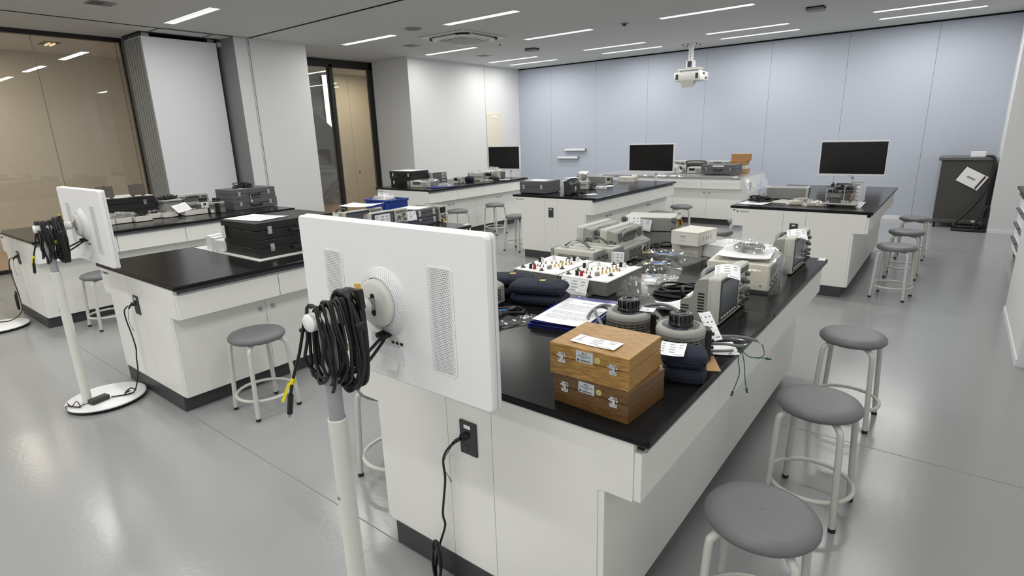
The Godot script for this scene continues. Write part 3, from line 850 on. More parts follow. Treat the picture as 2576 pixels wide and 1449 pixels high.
func make_stool() -> Node3D:
	var t := thing("stool", "-", "stool")
	part(t, "seat", B.new().lathe([Vector2(0.0, 0.486), Vector2(0.10, 0.4855), Vector2(0.13, 0.484), Vector2(0.147, 0.478), Vector2(0.156, 0.466), Vector2(0.156, 0.455), Vector2(0.148, 0.445), Vector2(0.135, 0.442), Vector2(0.0, 0.442)], 48), M.seat)
	part(t, "seat_button", B.new().cyl(Vector3(0, 0.4852, 0), Vector3(0, 0.4866, 0), 0.0022, -1, 8), M.dark)
	for k in 4:
		var a := PI / 4 + k * PI / 2
		var d := Vector3(cos(a), 0, sin(a))
		var l := part(t, "leg", B.new().tube(spl([d * 0.05 + Vector3(0, 0.434, 0), d * 0.115 + Vector3(0, 0.432, 0), d * 0.148 + Vector3(0, 0.418, 0), d * 0.160 + Vector3(0, 0.385, 0), d * 0.171 + Vector3(0, 0.2, 0), d * 0.183 + Vector3(0, 0.012, 0)], 6), 0.0125, 14), M.tube)
		part(l, "foot_cap", B.new().cyl(d * 0.1835 + Vector3(0, 0.0, 0), d * 0.1825 + Vector3(0, 0.016, 0), 0.0138, -1, 14), M.rubber)
	var ring := []
	for i in 40:
		var a := TAU * i / 40
		ring.append(Vector3(cos(a) * 0.158, 0.112, sin(a) * 0.158))
	part(t, "foot_ring", B.new().tube(ring, 0.0092, 10, true), M.tube)
	return t

func stools() -> void:
	var q := [
		[-0.302, -1.515, 0.05, "grey stool nearest the camera, at the near right end of the front bench"],
		[-0.302, -2.364, -0.1, "second grey stool along the right side of the front bench"],
		[-0.302, -3.28, -0.06, "third grey stool, farthest along the right side of the front bench"],
		[-0.314, -6.027, -0.16, "front one of three grey stools right of the far right bench"],
		[-0.30, -6.93, 0.0, "middle one of three grey stools right of the far right bench"],
		[-0.285, -7.98, 0.0, "rear one of three grey stools right of the far right bench, by the dark cabinet"],
		[-3.089, -1.505, 0.0, "grey stool right of the bench with black cases, behind the hanging cable coil"],
		[-5.80, -1.548, 0.04, "grey stool right of the leftmost bench, partly hidden by the next bench"],
		[-1.905, -1.51, 0.0, "grey stool left of the front bench, mostly hidden by the big white monitor"],
		[-5.80, -6.12, 0.0, "grey stool at the far left bench, just behind the small power supply"],
		[-5.765, -6.955, 0.0, "grey stool fully seen at the right side of the far left bench"],
		[-4.652, -6.07, 0.0, "grey stool left of the far middle bench, cut by its end panel"],
		[-4.65, -6.96, 0.0, "grey stool behind another, left of the far middle bench"],
		[-3.06, -7.92, 0.4, "grey stool right of the far middle bench, before the draped bench"],
		[-3.06, -7.15, 0.4, "grey stool right of the far middle bench, its seat peeping over the stacked generators"],
		[-1.93, -6.07, 0.3, "grey stool left of the far right bench, behind the white cartons"],
		[-1.93, -6.93, 0.3, "second grey stool left of the far right bench, only its edge showing"],
	]
	var s := make_stool()
	for i in q.size():
		var p := Vector3(q[i][0], 0, q[i][1])
		if i == 0:
			s.position = p
			s.rotation.y = q[i][2]
			s.set_meta("label", q[i][3])
			s.set_meta("group", "grey round lab stools")
		else:
			dup(s, q[i][3], p, q[i][2])

# local origin: the pole's foot; the screen looks towards -z
func make_monitor(label: String, pos: Vector3, yaw: float, up: float) -> Node3D:
	var t := thing("standing_monitor", label, "monitor", pos, yaw, "white monitors on floor stands")
	var bz := -0.185
	var yc := up
	part(t, "back_cover", B.new().slab(Vector3(0, yc, bz - 0.011), 0.742, 0.437, 0.022, 0.014, 0.004, 6), M.white)
	part(t, "front_frame", B.new().slab(Vector3(0, yc, bz - 0.0275), 0.746, 0.441, 0.011, 0.014, 0.003, 6), M.white2)
	part(t, "screen", B.new().bb(-0.357, yc - 0.186, bz - 0.0335, 0.357, yc + 0.204, bz - 0.031, 0.0), M.screen)
	part(t, "chin_logo", B.new().bb(-0.03, yc - 0.207, bz - 0.0336, 0.03, yc - 0.2, bz - 0.0329, 0.0), M.inst_light)
	# perforated grilles: many tiny holes
	for s in [-1, 1]:
		var cx: float = s * 0.214
		part(t, "vent_panel", B.new().slab(Vector3(cx, yc - 0.012, bz + 0.0005), 0.092, 0.285, 0.002, 0.014, 0.001, 5), M.white)
		var b := B.new()
		for i in 16:
			for j in 56:
				var p := Vector3(cx - 0.039 + i * 0.0052 + (0.0026 if j % 2 else 0.0), yc - 0.146 + j * 0.00488, bz + 0.0017)
				if absf(p.x - cx) > 0.041:
					continue
				hole(b, p, 0.00145 if absf(i - 7.5) < 6 else 0.0011)
		stuff(t, "vent_holes", b, M.vent_hole)
	part(t, "mount_ring", B.new().at(Vector3(0, yc + 0.01, bz), 0, PI / 2).lathe([Vector2(0.094, 0.0), Vector2(0.092, 0.006), Vector2(0.068, 0.022)], 48), M.white)
	var hb := B.new()
	for k in 6:
		for i in 64:
			var a := TAU * (i + 0.5 * (k % 2)) / 64
			var r := 0.0705 + k * 0.0039
			hole(hb, Vector3(cos(a) * r, yc + 0.01 + sin(a) * r, bz + 0.0216 - k * 0.0026), 0.0013 - k * 0.00008, 5)
	stuff(t, "ring_holes", hb, M.vent_hole)
	part(t, "mount_disc", B.new().at(Vector3(0, yc + 0.01, bz), 0, PI / 2).lathe([Vector2(0.0, 0.038), Vector2(0.055, 0.038), Vector2(0.062, 0.036), Vector2(0.066, 0.03), Vector2(0.066, 0.018)], 48), M.offwhite)
	part(t, "mount_slot", B.new().slab(Vector3(0, yc + 0.008, bz + 0.0385), 0.016, 0.062, 0.002, 0.008, 0.0005, 6), M.hole)
	part(t, "port_recess", B.new().slab(Vector3(-0.01, yc - 0.102, bz + 0.0012), 0.115, 0.03, 0.002, 0.003, 0.0005), mat(0.8, 0.8, 0.8, 0.5))
	part(t, "port_floor", B.new().slab(Vector3(-0.005, yc - 0.142, bz + 0.0012), 0.125, 0.05, 0.0015, 0.004, 0.0005), M.white2)
	for k in 3:
		part(t, "port", B.new().bb(0.018 + k * 0.017, yc - 0.107, bz + 0.002, 0.029 + k * 0.017, yc - 0.1, bz + 0.003, 0.0), M.hole)
	part(t, "cable_tie_plate", B.new().at(Vector3(0.0, yc - 0.163, bz + 0.012), 0.2, -0.5).bb(-0.05, -0.02, -0.001, 0.04, 0.02, 0.001, 0.0005), clear(0.4, 0.15))
	var ay := up + 0.012
	part(t, "arm", B.new().cyl(Vector3(0, ay, 0.045), Vector3(0, ay, bz + 0.06), 0.0225, -1, 28), M.offwhite)
	part(t, "arm_cap", B.new().at(Vector3(0, ay, 0.045), 0, PI / 2).lathe([Vector2(0.0, 0.004), Vector2(0.02, 0.0035), Vector2(0.0225, 0.0)], 28), M.white)
	part(t, "tilt_joint", B.new().bb(-0.009, ay - 0.016, bz + 0.035, -0.003, ay + 0.016, bz + 0.062, 0.001).bb(0.003, ay - 0.016, bz + 0.035, 0.009, ay + 0.016, bz + 0.062, 0.001).cyl(Vector3(-0.012, ay, bz + 0.048), Vector3(0.012, ay, bz + 0.048), 0.006, -1, 10), M.alu)
	part(t, "upper_pole", B.new().cyl(Vector3(0, 0.8, 0), Vector3(0, ay - 0.005, 0), 0.0195, -1, 24), mat(0.6, 0.61, 0.625, 0.4))
	part(t, "lower_pole", B.new().lathe([Vector2(0.033, 0.03), Vector2(0.0245, 0.04), Vector2(0.0245, 0.853), Vector2(0.0245, 0.853), Vector2(0.0235, 0.8565), Vector2(0.021, 0.8565), Vector2(0.0195, 0.852)], 28), M.offwhite)
	part(t, "pole_screw", B.new().cyl(Vector3(0.0, 0.63, 0.024), Vector3(0, 0.63, 0.0265), 0.005, -1, 10), M.inst_mid)
	var bp := B.new()
	bp.lathe([Vector2(0.0, 0.031), Vector2(0.207, 0.031), Vector2(0.213, 0.028), Vector2(0.214, 0.022), Vector2(0.206, 0.020)], 64, Vector3(0, 0, -0.1))
	part(t, "base_plate", bp, M.white)
	part(t, "base_foot", B.new().lathe([Vector2(0.206, 0.0205), Vector2(0.209, 0.006), Vector2(0.2, 0.0), Vector2(0.0, 0.0)], 64, Vector3(0, 0, -0.1)), M.black)
	return t

func hole(b: B, p: Vector3, r: float, n := 6) -> void:
	for i in n:
		var a := TAU * i / n
		var c := TAU * (i + 1) / n
		b.tri(p, p + Vector3(cos(a), sin(a), 0) * r, p + Vector3(cos(c), sin(c), 0) * r)

func cable_coil(parent_label: String, pos: Vector3, seed_: int) -> Node3D:
	# cable wound over the monitor's arm, hanging in long loops
	var t := thing("wound_cable", parent_label, "cable", pos, 0, "cables wound on the monitor arms")
	var r := RandomNumberGenerator.new()
	r.seed = seed_
	var pts := []
	for k in 15:
		var z := 0.034 - 0.1 * k / 14.0 + r.randf_range(-0.006, 0.006)
		var low := -0.175 + r.randf_range(-0.03, 0.03)
		var wid := 0.04 + r.randf_range(-0.012, 0.012)
		for i in 10:
			var a := TAU * (i + r.randf_range(-0.15, 0.15)) / 10.0
			var y := cos(a)
			var yy := 0.031 + r.randf_range(0, 0.006) if y > 0.8 else (y * 0.5 + 0.5) * (0.02 - low) + low
			pts.append(Vector3(sin(a) * wid * (1.0 - 0.25 * y), yy, z + (0.0 if y > 0 else r.randf_range(-0.012, 0.012))))
	part(t, "loops", B.new().tube(spl(pts, 3), 0.0042, 7), M.cable)
	pts = []
	for k in 6:
		var z := -0.05 - 0.028 * k / 5.0
		for i in 10:
			var a := TAU * i / 10.0
			var y := cos(a)
			pts.append(Vector3(sin(a) * (0.05 + r.randf_range(-0.004, 0.012)), 0.055 if y > 0.9 else (y * 0.5 + 0.5) * 0.27 - 0.21 + r.randf_range(-0.008, 0.008), z + r.randf_range(-0.004, 0.004)))
	part(t, "thick_loops", B.new().tube(spl(pts, 3), 0.006, 7), M.cable)
	part(t, "velcro_strap", B.new().at(Vector3(0.045, -0.03, -0.062)).slab(Vector3.ZERO, 0.034, 0.03, 0.03, 0.012, 0.004), M.black)
	part(t, "strap_tail", B.new().tube([Vector3(-0.05, -0.03, 0.02), Vector3(-0.066, -0.036, 0.03)], 0.007, 6), M.black)
	var p := part(t, "plug", B.new().at(Vector3(0.05, 0.045, -0.07), 0, 0, 0.1).bb(-0.012, -0.03, -0.007, 0.012, 0.02, 0.007, 0.002), M.cable)
	part(p, "plug_contact", B.new().at(Vector3(0.05, 0.045, -0.07), 0, 0, 0.1).bb(-0.0095, 0.02, -0.0035, 0.0095, 0.034, 0.0035, 0.001), M.gold)
	part(t, "loose_end", B.new().tube(spl([Vector3(-0.045, -0.01, 0.03), Vector3(-0.06, -0.09, 0.045), Vector3(-0.075, -0.15, 0.06), Vector3(-0.088, -0.2, 0.068)]), 0.0042, 7), M.cable)
	p = part(t, "plug", B.new().tube([Vector3(-0.088, -0.2, 0.068), Vector3(-0.098, -0.255, 0.072)], 0.0075, 8), M.cable)
	part(p, "plug_contact", B.new().tube([Vector3(-0.098, -0.255, 0.072), Vector3(-0.1, -0.265, 0.073)], 0.0045, 6), M.alu)
	part(t, "cable_marker", B.new().cyl(Vector3(-0.0755, -0.155, 0.0605), Vector3(-0.08, -0.17, 0.064), 0.0062, -1, 10), M.yellow)
	part(t, "yellow_tag", B.new().at(Vector3(-0.10, -0.195, 0.072), 0.3, 0, -0.5).bb(-0.004, -0.035, 0, 0.004, 0.03, 0.0008, 0.0), M.yellow)
	part(t, "cable_marker", B.new().cyl(Vector3(0.03, -0.07, -0.03), Vector3(0.028, -0.088, -0.03), 0.0062, -1, 10), M.yellow)
	part(t, "feed", B.new().tube(spl([Vector3(0.03, -0.14, -0.03), Vector3(0.03, -0.12, -0.08), Vector3(0.015, -0.095, -0.15), Vector3(0.0, -0.091, -0.172)]), 0.0045, 8).tube(spl([Vector3(0.03, -0.155, -0.03), Vector3(0.035, -0.14, -0.08), Vector3(0.022, -0.112, -0.14), Vector3(0.01, -0.097, -0.172)]), 0.0045, 8), M.cable)
	part(t, "feed_plug", B.new().tube([Vector3(0.0, -0.091, -0.15), Vector3(-0.001, -0.09, -0.182)], 0.008, 8).tube([Vector3(0.014, -0.097, -0.15), Vector3(0.014, -0.094, -0.182)], 0.008, 8), M.black)
	return t

func power_cord(label: String, pts: Array, plug_at: Vector3, coil_at: int, extra := []) -> void:
	var t := thing("mains_cable", label, "power cord")
	part(t, "cord", B.new().tube(spl(pts, 6), 0.0042, 8), M.cable)
	var p := part(t, "plug", B.new().tube([plug_at, plug_at + Vector3(-0.012, -0.006, 0.022)], 0.0125, 10).tube([plug_at + Vector3(-0.012, -0.006, 0.022), plug_at + Vector3(-0.03, -0.02, 0.03)], 0.007, 8), M.black)
	part(p, "strain_relief", B.new().tube([plug_at + Vector3(-0.03, -0.02, 0.03), plug_at + Vector3(-0.042, -0.034, 0.03)], 0.0055, 8), M.black)
	part(t, "earth_wire", B.new().tube(spl([plug_at + Vector3(-0.03, -0.022, 0.033), plug_at + Vector3(-0.075, -0.09, 0.034), plug_at + Vector3(-0.092, -0.14, 0.03), plug_at + Vector3(-0.07, -0.17, 0.028)], 5), 0.0014, 6), M.inst_dark)
	part(t, "terminal", B.new().tube([plug_at + Vector3(-0.07, -0.17, 0.028), plug_at + Vector3(-0.06, -0.185, 0.028)], 0.004, 6), M.alu)
	part(t, "cord_label", B.new().at(plug_at + Vector3(-0.09, -0.082, 0.036), 0, 0, -0.05).bb(-0.014, -0.007, 0, 0.016, 0.007, 0.0006, 0.0), M.tag)
	if coil_at >= 0:
		var c: Vector3 = pts[coil_at]
		var l := []
		var r := RandomNumberGenerator.new()
		r.seed = 77
		for k in 4:
			for i in 8:
				var a := TAU * i / 8
				l.append(c + Vector3(sin(a) * (0.016 + r.randf() * 0.008) + k * 0.003, -0.05 + cos(a) * (0.07 + r.randf() * 0.02), 0.012 + 0.008 * sin(a * 0.5) + k * 0.004))
		part(t, "cord_bundle", B.new().tube(spl(l, 4), 0.0042, 7), M.cable)
	for e in extra:
		part(t, e[0], e[1], e[2])

func monitors() -> void:
	M.vent_hole = mat(0.2, 0.2, 0.21, 0.8)
	make_monitor("big white monitor on a floor stand in the foreground, back to the camera", Vector3(-1.168, 0, -0.742), 0, 1.113)
	make_monitor("white monitor on a floor stand at left, back to camera, round base in view", Vector3(-4.035, 0, -0.862), 0, 1.098)
	make_monitor("white monitor stand at the left picture edge, only its round base in view", Vector3(-6.585, 0, -0.82), 0, 1.098)
	make_monitor("white monitor with black screen at the far left bench, before the beige door", Vector3(-6.625, 0, -8.515), PI, 1.125)
	make_monitor("white monitor with black screen before the draped bench", Vector3(-3.728, 0, -8.515), PI, 1.125)
	make_monitor("white monitor with black screen at the far right bench", Vector3(-1.033, 0, -8.515), PI, 1.125)
	cable_coil("black video cables wound over the arm of the foreground monitor", Vector3(-1.168, 1.125, -0.742), 3)
	cable_coil("black video cables wound over the arm of the left standing monitor", Vector3(-4.035, 1.11, -0.862), 8)
	power_cord("black power cord hanging from the outlet of the front bench", [Vector3(-1.165, 0.585, -1.147), Vector3(-1.2, 0.54, -1.145), Vector3(-1.22, 0.494, -1.15), Vector3(-1.222, 0.42, -1.155), Vector3(-1.245, 0.28, -1.155), Vector3(-1.238, 0.232, -1.155), Vector3(-1.268, 0.14, -1.15), Vector3(-1.285, 0.05, -1.14), Vector3(-1.27, 0.012, -1.12), Vector3(-1.2, 0.006, -1.0), Vector3(-1.18, 0.006, -0.93)], Vector3(-1.13, 0.61, -1.182), 6)
	power_cord("black power cord with adapter lying on the round base of the left monitor", [Vector3(-3.935, 0.59, -1.147), Vector3(-3.985, 0.55, -1.14), Vector3(-4.0, 0.48, -1.145), Vector3(-3.98, 0.4, -1.15), Vector3(-3.955, 0.31, -1.15), Vector3(-3.985, 0.235, -1.15), Vector3(-3.95, 0.15, -1.13), Vector3(-3.93, 0.05, -1.09), Vector3(-3.93, 0.037, -1.05), Vector3(-3.955, 0.037, -1.0), Vector3(-3.96, 0.042, -0.965)], Vector3(-3.885, 0.61, -1.182), -1,
		[["adapter", B.new().at(Vector3(-3.975, 0.048, -0.905), 0.25).box(Vector3.ZERO, Vector3(0.05, 0.03, 0.105), 0.004), M.dark], ["output_cord", B.new().tube(spl([Vector3(-3.985, 0.04, -0.86), Vector3(-3.995, 0.037, -0.82), Vector3(-3.97, 0.037, -0.8), Vector3(-4.03, 0.04, -0.775), Vector3(-4.1, 0.04, -0.775), Vector3(-4.0, 0.045, -0.77), Vector3(-4.05, 0.05, -0.81), Vector3(-3.96, 0.045, -0.80), Vector3(-4.06, 0.037, -0.76), Vector3(-4.0, 0.037, -0.745)], 6), 0.0028, 6), M.cable], ["cord_tie", B.new().tube(spl([Vector3(-3.93, 0.055, -1.06), Vector3(-3.91, 0.06, -1.04), Vector3(-3.93, 0.045, -1.03), Vector3(-3.955, 0.05, -1.05), Vector3(-3.93, 0.07, -1.07), Vector3(-3.92, 0.05, -1.09)], 5), 0.004, 6), M.cable]])
	power_cord("black power cord hanging from the outlet of the leftmost bench", [Vector3(-6.665, 0.6, -1.147), Vector3(-6.73, 0.57, -1.13), Vector3(-6.75, 0.48, -1.12), Vector3(-6.70, 0.36, -1.12), Vector3(-6.66, 0.26, -1.12), Vector3(-6.62, 0.13, -1.11), Vector3(-6.65, 0.06, -1.07), Vector3(-6.65, 0.037, -1.0), Vector3(-6.7, 0.037, -0.93)], Vector3(-6.635, 0.61, -1.182), 4)

# ---------------------------------------------------------------- models for the bench tops
func paper(called: String, label: String, cat: String, pos: Vector3, yaw: float, w: float, h: float, m: Material, curl := 0.0, pitch := -PI / 2, roll := 0.0, group := "") -> MeshInstance3D:
	# a sheet in its own x,y; pitch -90 degrees lays it flat
	var b := B.new()
	for side in [0.0, -0.0006]:
		b.grid(8, 6, func(u, v): return Vector3((u - 0.5) * w, (v - 0.5) * h, side + curl * (pow(2.0 * u - 1.0, 2.0) - 0.3)), true)
	var o := single(called, label, cat, b, m, pos, 0.0, group)
	o.basis = Basis(Vector3.UP, yaw) * Basis(Vector3.RIGHT, pitch) * Basis(Vector3.BACK, roll)
	return o

func etag(label: String, pos: Vector3, yaw := 0.0, pitch := -PI / 2, w := 0.13, h := 0.06, curl := 0.004, roll := 0.0) -> void:
	paper("equipment_tag", label, "tag", pos, yaw, w, h, M.tag if absi(int(pos.z * 100.0)) % 2 else M.tag2, curl, pitch, roll, "printed equipment tags")

func hard_case(called: String, label: String, pos: Vector3, yaw: float, s: Vector3, m: Material, group := "", open_front := 1, handle := true) -> Node3D:
	# origin under its middle, latches and handle on +z
	var t := thing(called, label, "case", pos, yaw, group)
	var seam := s.y * 0.54
	part(t, "body", B.new().bb(-s.x / 2, 0.0, -s.z / 2, s.x / 2, seam - 0.0012, s.z / 2, 0.003), m)
	part(t, "lid", B.new().bb(-s.x / 2, seam + 0.0012, -s.z / 2, s.x / 2, s.y, s.z / 2, 0.003), m)
	for k in [-1, 1]:
		var x: float = k * s.x * 0.34
		var l := part(t, "latch", B.new().bb(x - 0.015, seam - 0.026, s.z / 2, x + 0.015, seam + 0.026, s.z / 2 + 0.004, 0.002), M.chrome)
		part(l, "latch_lever", B.new().bb(x - 0.009, seam - 0.02, s.z / 2 + 0.004, x + 0.009, seam + 0.008, s.z / 2 + 0.009, 0.002), M.chrome)
	if handle:
		var hz := s.z / 2
		part(t, "handle", B.new().tube(spl([Vector3(-0.058, seam - 0.012, hz), Vector3(-0.06, seam - 0.014, hz + 0.022), Vector3(-0.045, seam - 0.02, hz + 0.032), Vector3(0.045, seam - 0.02, hz + 0.032), Vector3(0.06, seam - 0.014, hz + 0.022), Vector3(0.058, seam - 0.012, hz)], 4), 0.008, 8), M.black)
		part(t, "handle_mount", B.new().bb(-0.068, seam - 0.024, hz, -0.048, seam - 0.002, hz + 0.01, 0.002).bb(0.048, seam - 0.024, hz, 0.068, seam - 0.002, hz + 0.01, 0.002), M.black)
	return t

func knob(b: B, p: Vector3, r: float, l: float) -> void:
	# a control knob standing out along +z
	var keep := b.xf
	b.xf = keep * Transform3D(Basis(Vector3.RIGHT, PI / 2), p)
	b.lathe([Vector2(0, l), Vector2(r * 0.85, l), Vector2(r, l - 0.002), Vector2(r, 0.0)], 14)
	b.xf = keep

func oscilloscope(label: String, pos: Vector3, yaw: float) -> Node3D:
	# front on +z; origin under the middle of the front face
	var t := thing("oscilloscope", label, "oscilloscope", pos, yaw, "bench oscilloscopes")
	var w := 0.375
	part(t, "bezel", B.new().slab(Vector3(0, 0.1, -0.018), w, 0.192, 0.036, 0.012, 0.005, 5), M.inst_light)
	part(t, "panel_step", B.new().slab(Vector3(0, 0.1, -0.04), w * 0.985, 0.186, 0.012, 0.014, 0.002, 5), M.inst_light)
	var hb := B.new().at(Vector3.ZERO, -PI / 2)
	# side profile swept along the width
	hb.prism(PackedVector2Array([Vector2(-0.045, 0.006), Vector2(-0.152, 0.006), Vector2(-0.155, 0.012), Vector2(-0.155, 0.086), Vector2(-0.148, 0.094), Vector2(-0.118, 0.104), Vector2(-0.108, 0.112), Vector2(-0.096, 0.17), Vector2(-0.088, 0.18), Vector2(-0.045, 0.188)]), -w * 0.48, w * 0.48)
	part(t, "housing", hb, M.inst)
	stuff(t, "feet", B.new().bb(-0.16, 0, -0.03, -0.13, 0.008, -0.01, 0.001).bb(0.13, 0, -0.03, 0.16, 0.008, -0.01, 0.001).bb(-0.16, 0, -0.15, -0.13, 0.008, -0.13, 0.001).bb(0.13, 0, -0.15, 0.16, 0.008, -0.13, 0.001), M.dark)
	# handle recess and grip on the sloping back
	part(t, "handle_recess", B.new().at(Vector3(0.015, 0.149, -0.104), 0, 0.18).slab(Vector3.ZERO, 0.15, 0.072, 0.006, 0.014, 0.002), M.inst_dark)
	part(t, "carry_handle", B.new().tube(spl([Vector3(-0.075, 0.135, -0.098), Vector3(-0.06, 0.168, -0.11), Vector3(0.0, 0.176, -0.118), Vector3(0.09, 0.168, -0.11), Vector3(0.105, 0.135, -0.098)], 5), 0.011, 10), M.inst_mid)
	part(t, "socket_recess", B.new().at(Vector3(0.12, 0.145, -0.1045), 0, 0.17).slab(Vector3.ZERO, 0.055, 0.05, 0.003, 0.006, 0.001), M.inst_dark)
	part(t, "socket_recess", B.new().at(Vector3(-0.13, 0.145, -0.1045), 0, 0.17).slab(Vector3.ZERO, 0.06, 0.05, 0.003, 0.006, 0.001), M.inst_dark)
	var b := B.new()
	for i in 7:
		b.bb(w * 0.482, 0.05 + i * 0.012, -0.085, w * 0.482 - 0.004, 0.056 + i * 0.012, -0.06, 0.0)
		b.bb(-w * 0.482, 0.05 + i * 0.012, -0.085, -w * 0.482 + 0.004, 0.056 + i * 0.012, -0.06, 0.0)
	for i in 5:
		b.bb(-0.155, 0.024 + i * 0.011, -0.1555, -0.125, 0.029 + i * 0.011, -0.15, 0.0)
		b.bb(-w * 0.482, 0.024 + i * 0.011, -0.15, -w * 0.48 + 0.003, 0.029 + i * 0.011, -0.12, 0.0)
	for i in 6:
		b.bb(-0.06, 0.02 + i * 0.009, -0.1555, 0.11, 0.0245 + i * 0.009, -0.15, 0.0)
	stuff(t, "vent_slots", b, M.hole)
	part(t, "power_inlet", B.new().bb(-0.115, 0.03, -0.156, -0.085, 0.06, -0.15, 0.002), M.black)
	part(t, "rating_plate", B.new().bb(-0.08, 0.05, -0.1562, -0.065, 0.07, -0.155, 0.0), M.paper)
	part(t, "caution_label", B.new().at(Vector3(-0.1, 0.0975, -0.137), 0, 0.3).bb(-0.045, 0.0, -0.008, 0.03, 0.0015, 0.012, 0.0), M.paper)
	part(t, "caution_stripe", B.new().at(Vector3(-0.1, 0.0982, -0.137), 0, 0.3).bb(-0.045, 0.0, 0.004, 0.03, 0.0016, 0.012, 0.0), M.yellow)
	part(t, "switch_panel", B.new().bb(w * 0.4795, 0.075, -0.105, w * 0.4825, 0.125, -0.088, 0.002), M.inst_dark)
	# front: screen at left, controls at right
	part(t, "screen_surround", B.new().slab(Vector3(-0.065, 0.102, 0.0005), 0.225, 0.168, 0.003, 0.006, 0.001), M.dark)
	part(t, "display_glass", B.new().bb(-0.165, 0.052, 0.001, 0.03, 0.172, 0.0028, 0.0), M.lcd)
	for i in 6:
		part(t, "soft_key", B.new().bb(-0.16 + i * 0.032, 0.028, 0.001, -0.142 + i * 0.032, 0.036, 0.005, 0.001), M.inst_light)
	part(t, "control_panel", B.new().slab(Vector3(0.112, 0.102, 0.0005), 0.128, 0.17, 0.003, 0.006, 0.001), M.inst_light)
	for q in [[0.09, 0.132, 0.012], [0.14, 0.15, 0.010], [0.15, 0.112, 0.009], [0.07, 0.085, 0.010], [0.1, 0.085, 0.010], [0.13, 0.082, 0.010], [0.16, 0.078, 0.009], [0.075, 0.06, 0.008], [0.155, 0.055, 0.008]]:
		b = B.new()
		knob(b, Vector3(q[0], q[1], 0.002), q[2], 0.016)
		part(t, "control_knob", b, M.inst_dark)
	b = B.new()
	for i in 5:
		for j in 2:
			b.bb(0.064 + i * 0.022, 0.165 + j * 0.011, 0.001, 0.078 + i * 0.022, 0.172 + j * 0.011, 0.005, 0.001)
	b.bb(0.064, 0.108, 0.001, 0.078, 0.114, 0.005, 0.001).bb(0.104, 0.108, 0.001, 0.118, 0.114, 0.005, 0.001).bb(0.125, 0.128, 0.001, 0.139, 0.134, 0.005, 0.001)
	stuff(t, "buttons", b, M.dark)
	for i in 4:
		part(t, "signal_jack", B.new().cyl(Vector3(0.065 + i * 0.032, 0.034, 0.001), Vector3(0.065 + i * 0.032, 0.034, 0.018), 0.0065, -1, 12), M.dark)
	return t

func variac(label: String, pos: Vector3, yaw: float) -> Node3D:
	var t := thing("dial_transformer", label, "transformer", pos, yaw, "round dial transformers")
	part(t, "body", B.new().lathe([Vector2(0.0, 0.124), Vector2(0.066, 0.124), Vector2(0.075, 0.121), Vector2(0.0795, 0.113), Vector2(0.0805, 0.104), Vector2(0.0805, 0.104), Vector2(0.0795, 0.1025), Vector2(0.0795, 0.006), Vector2(0.0765, 0.002), Vector2(0.0, 0.002)], 56), M.inst)
	var b := B.new()
	for j in 4:
		for i in 24:
			var a := TAU * i / 24
			if absf(wrapf(a, -PI, PI)) < 0.22:
				continue
			b.at(Vector3.ZERO, a).bb(0.0785, 0.087 - j * 0.0085, -0.0085, 0.0802, 0.0905 - j * 0.0085, 0.0085, 0.0)
	b.xf = Transform3D.IDENTITY
	stuff(t, "vent_slots", b, M.hole)
	part(t, "dial_plate", B.new().lathe([Vector2(0.0, 0.1255), Vector2(0.058, 0.1255), Vector2(0.061, 0.124)], 40), mat(0.16, 0.18, 0.21, 0.3))
	var kn := [Vector2(0.0, 0.163), Vector2(0.022, 0.163), Vector2(0.024, 0.165), Vector2(0.033, 0.165), Vector2(0.036, 0.162), Vector2(0.036, 0.138), Vector2(0.039, 0.134), Vector2(0.041, 0.126), Vector2(0.041, 0.125)]
	part(t, "knob", B.new().lathe(kn, 36), mat(0.03, 0.03, 0.03, 0.18))
	b = B.new()
	for i in 14:
		var a := TAU * i / 14
		b.cyl(Vector3(cos(a) * 0.036, 0.14, sin(a) * 0.036), Vector3(cos(a) * 0.036, 0.162, sin(a) * 0.036), 0.0032, -1, 8)
	stuff(t, "knob_ribs", b, mat(0.03, 0.03, 0.03, 0.18))
	part(t, "terminal_block", B.new().bb(0.075, 0.004, -0.024, 0.096, 0.112, 0.024, 0.003), M.black)
	for i in 4:
		part(t, "terminal", B.new().cyl(Vector3(0.094, 0.02 + i * 0.024, 0.0), Vector3(0.108, 0.02 + i * 0.024, 0.0), 0.006, -1, 10), M.black)
	part(t, "rating_label", B.new().grid(6, 1, func(u, v): return Vector3(cos(0.5 + u * 0.5) * 0.0802, 0.012 + v * 0.03, sin(0.5 + u * 0.5) * 0.0802)), M.tag)
	return t

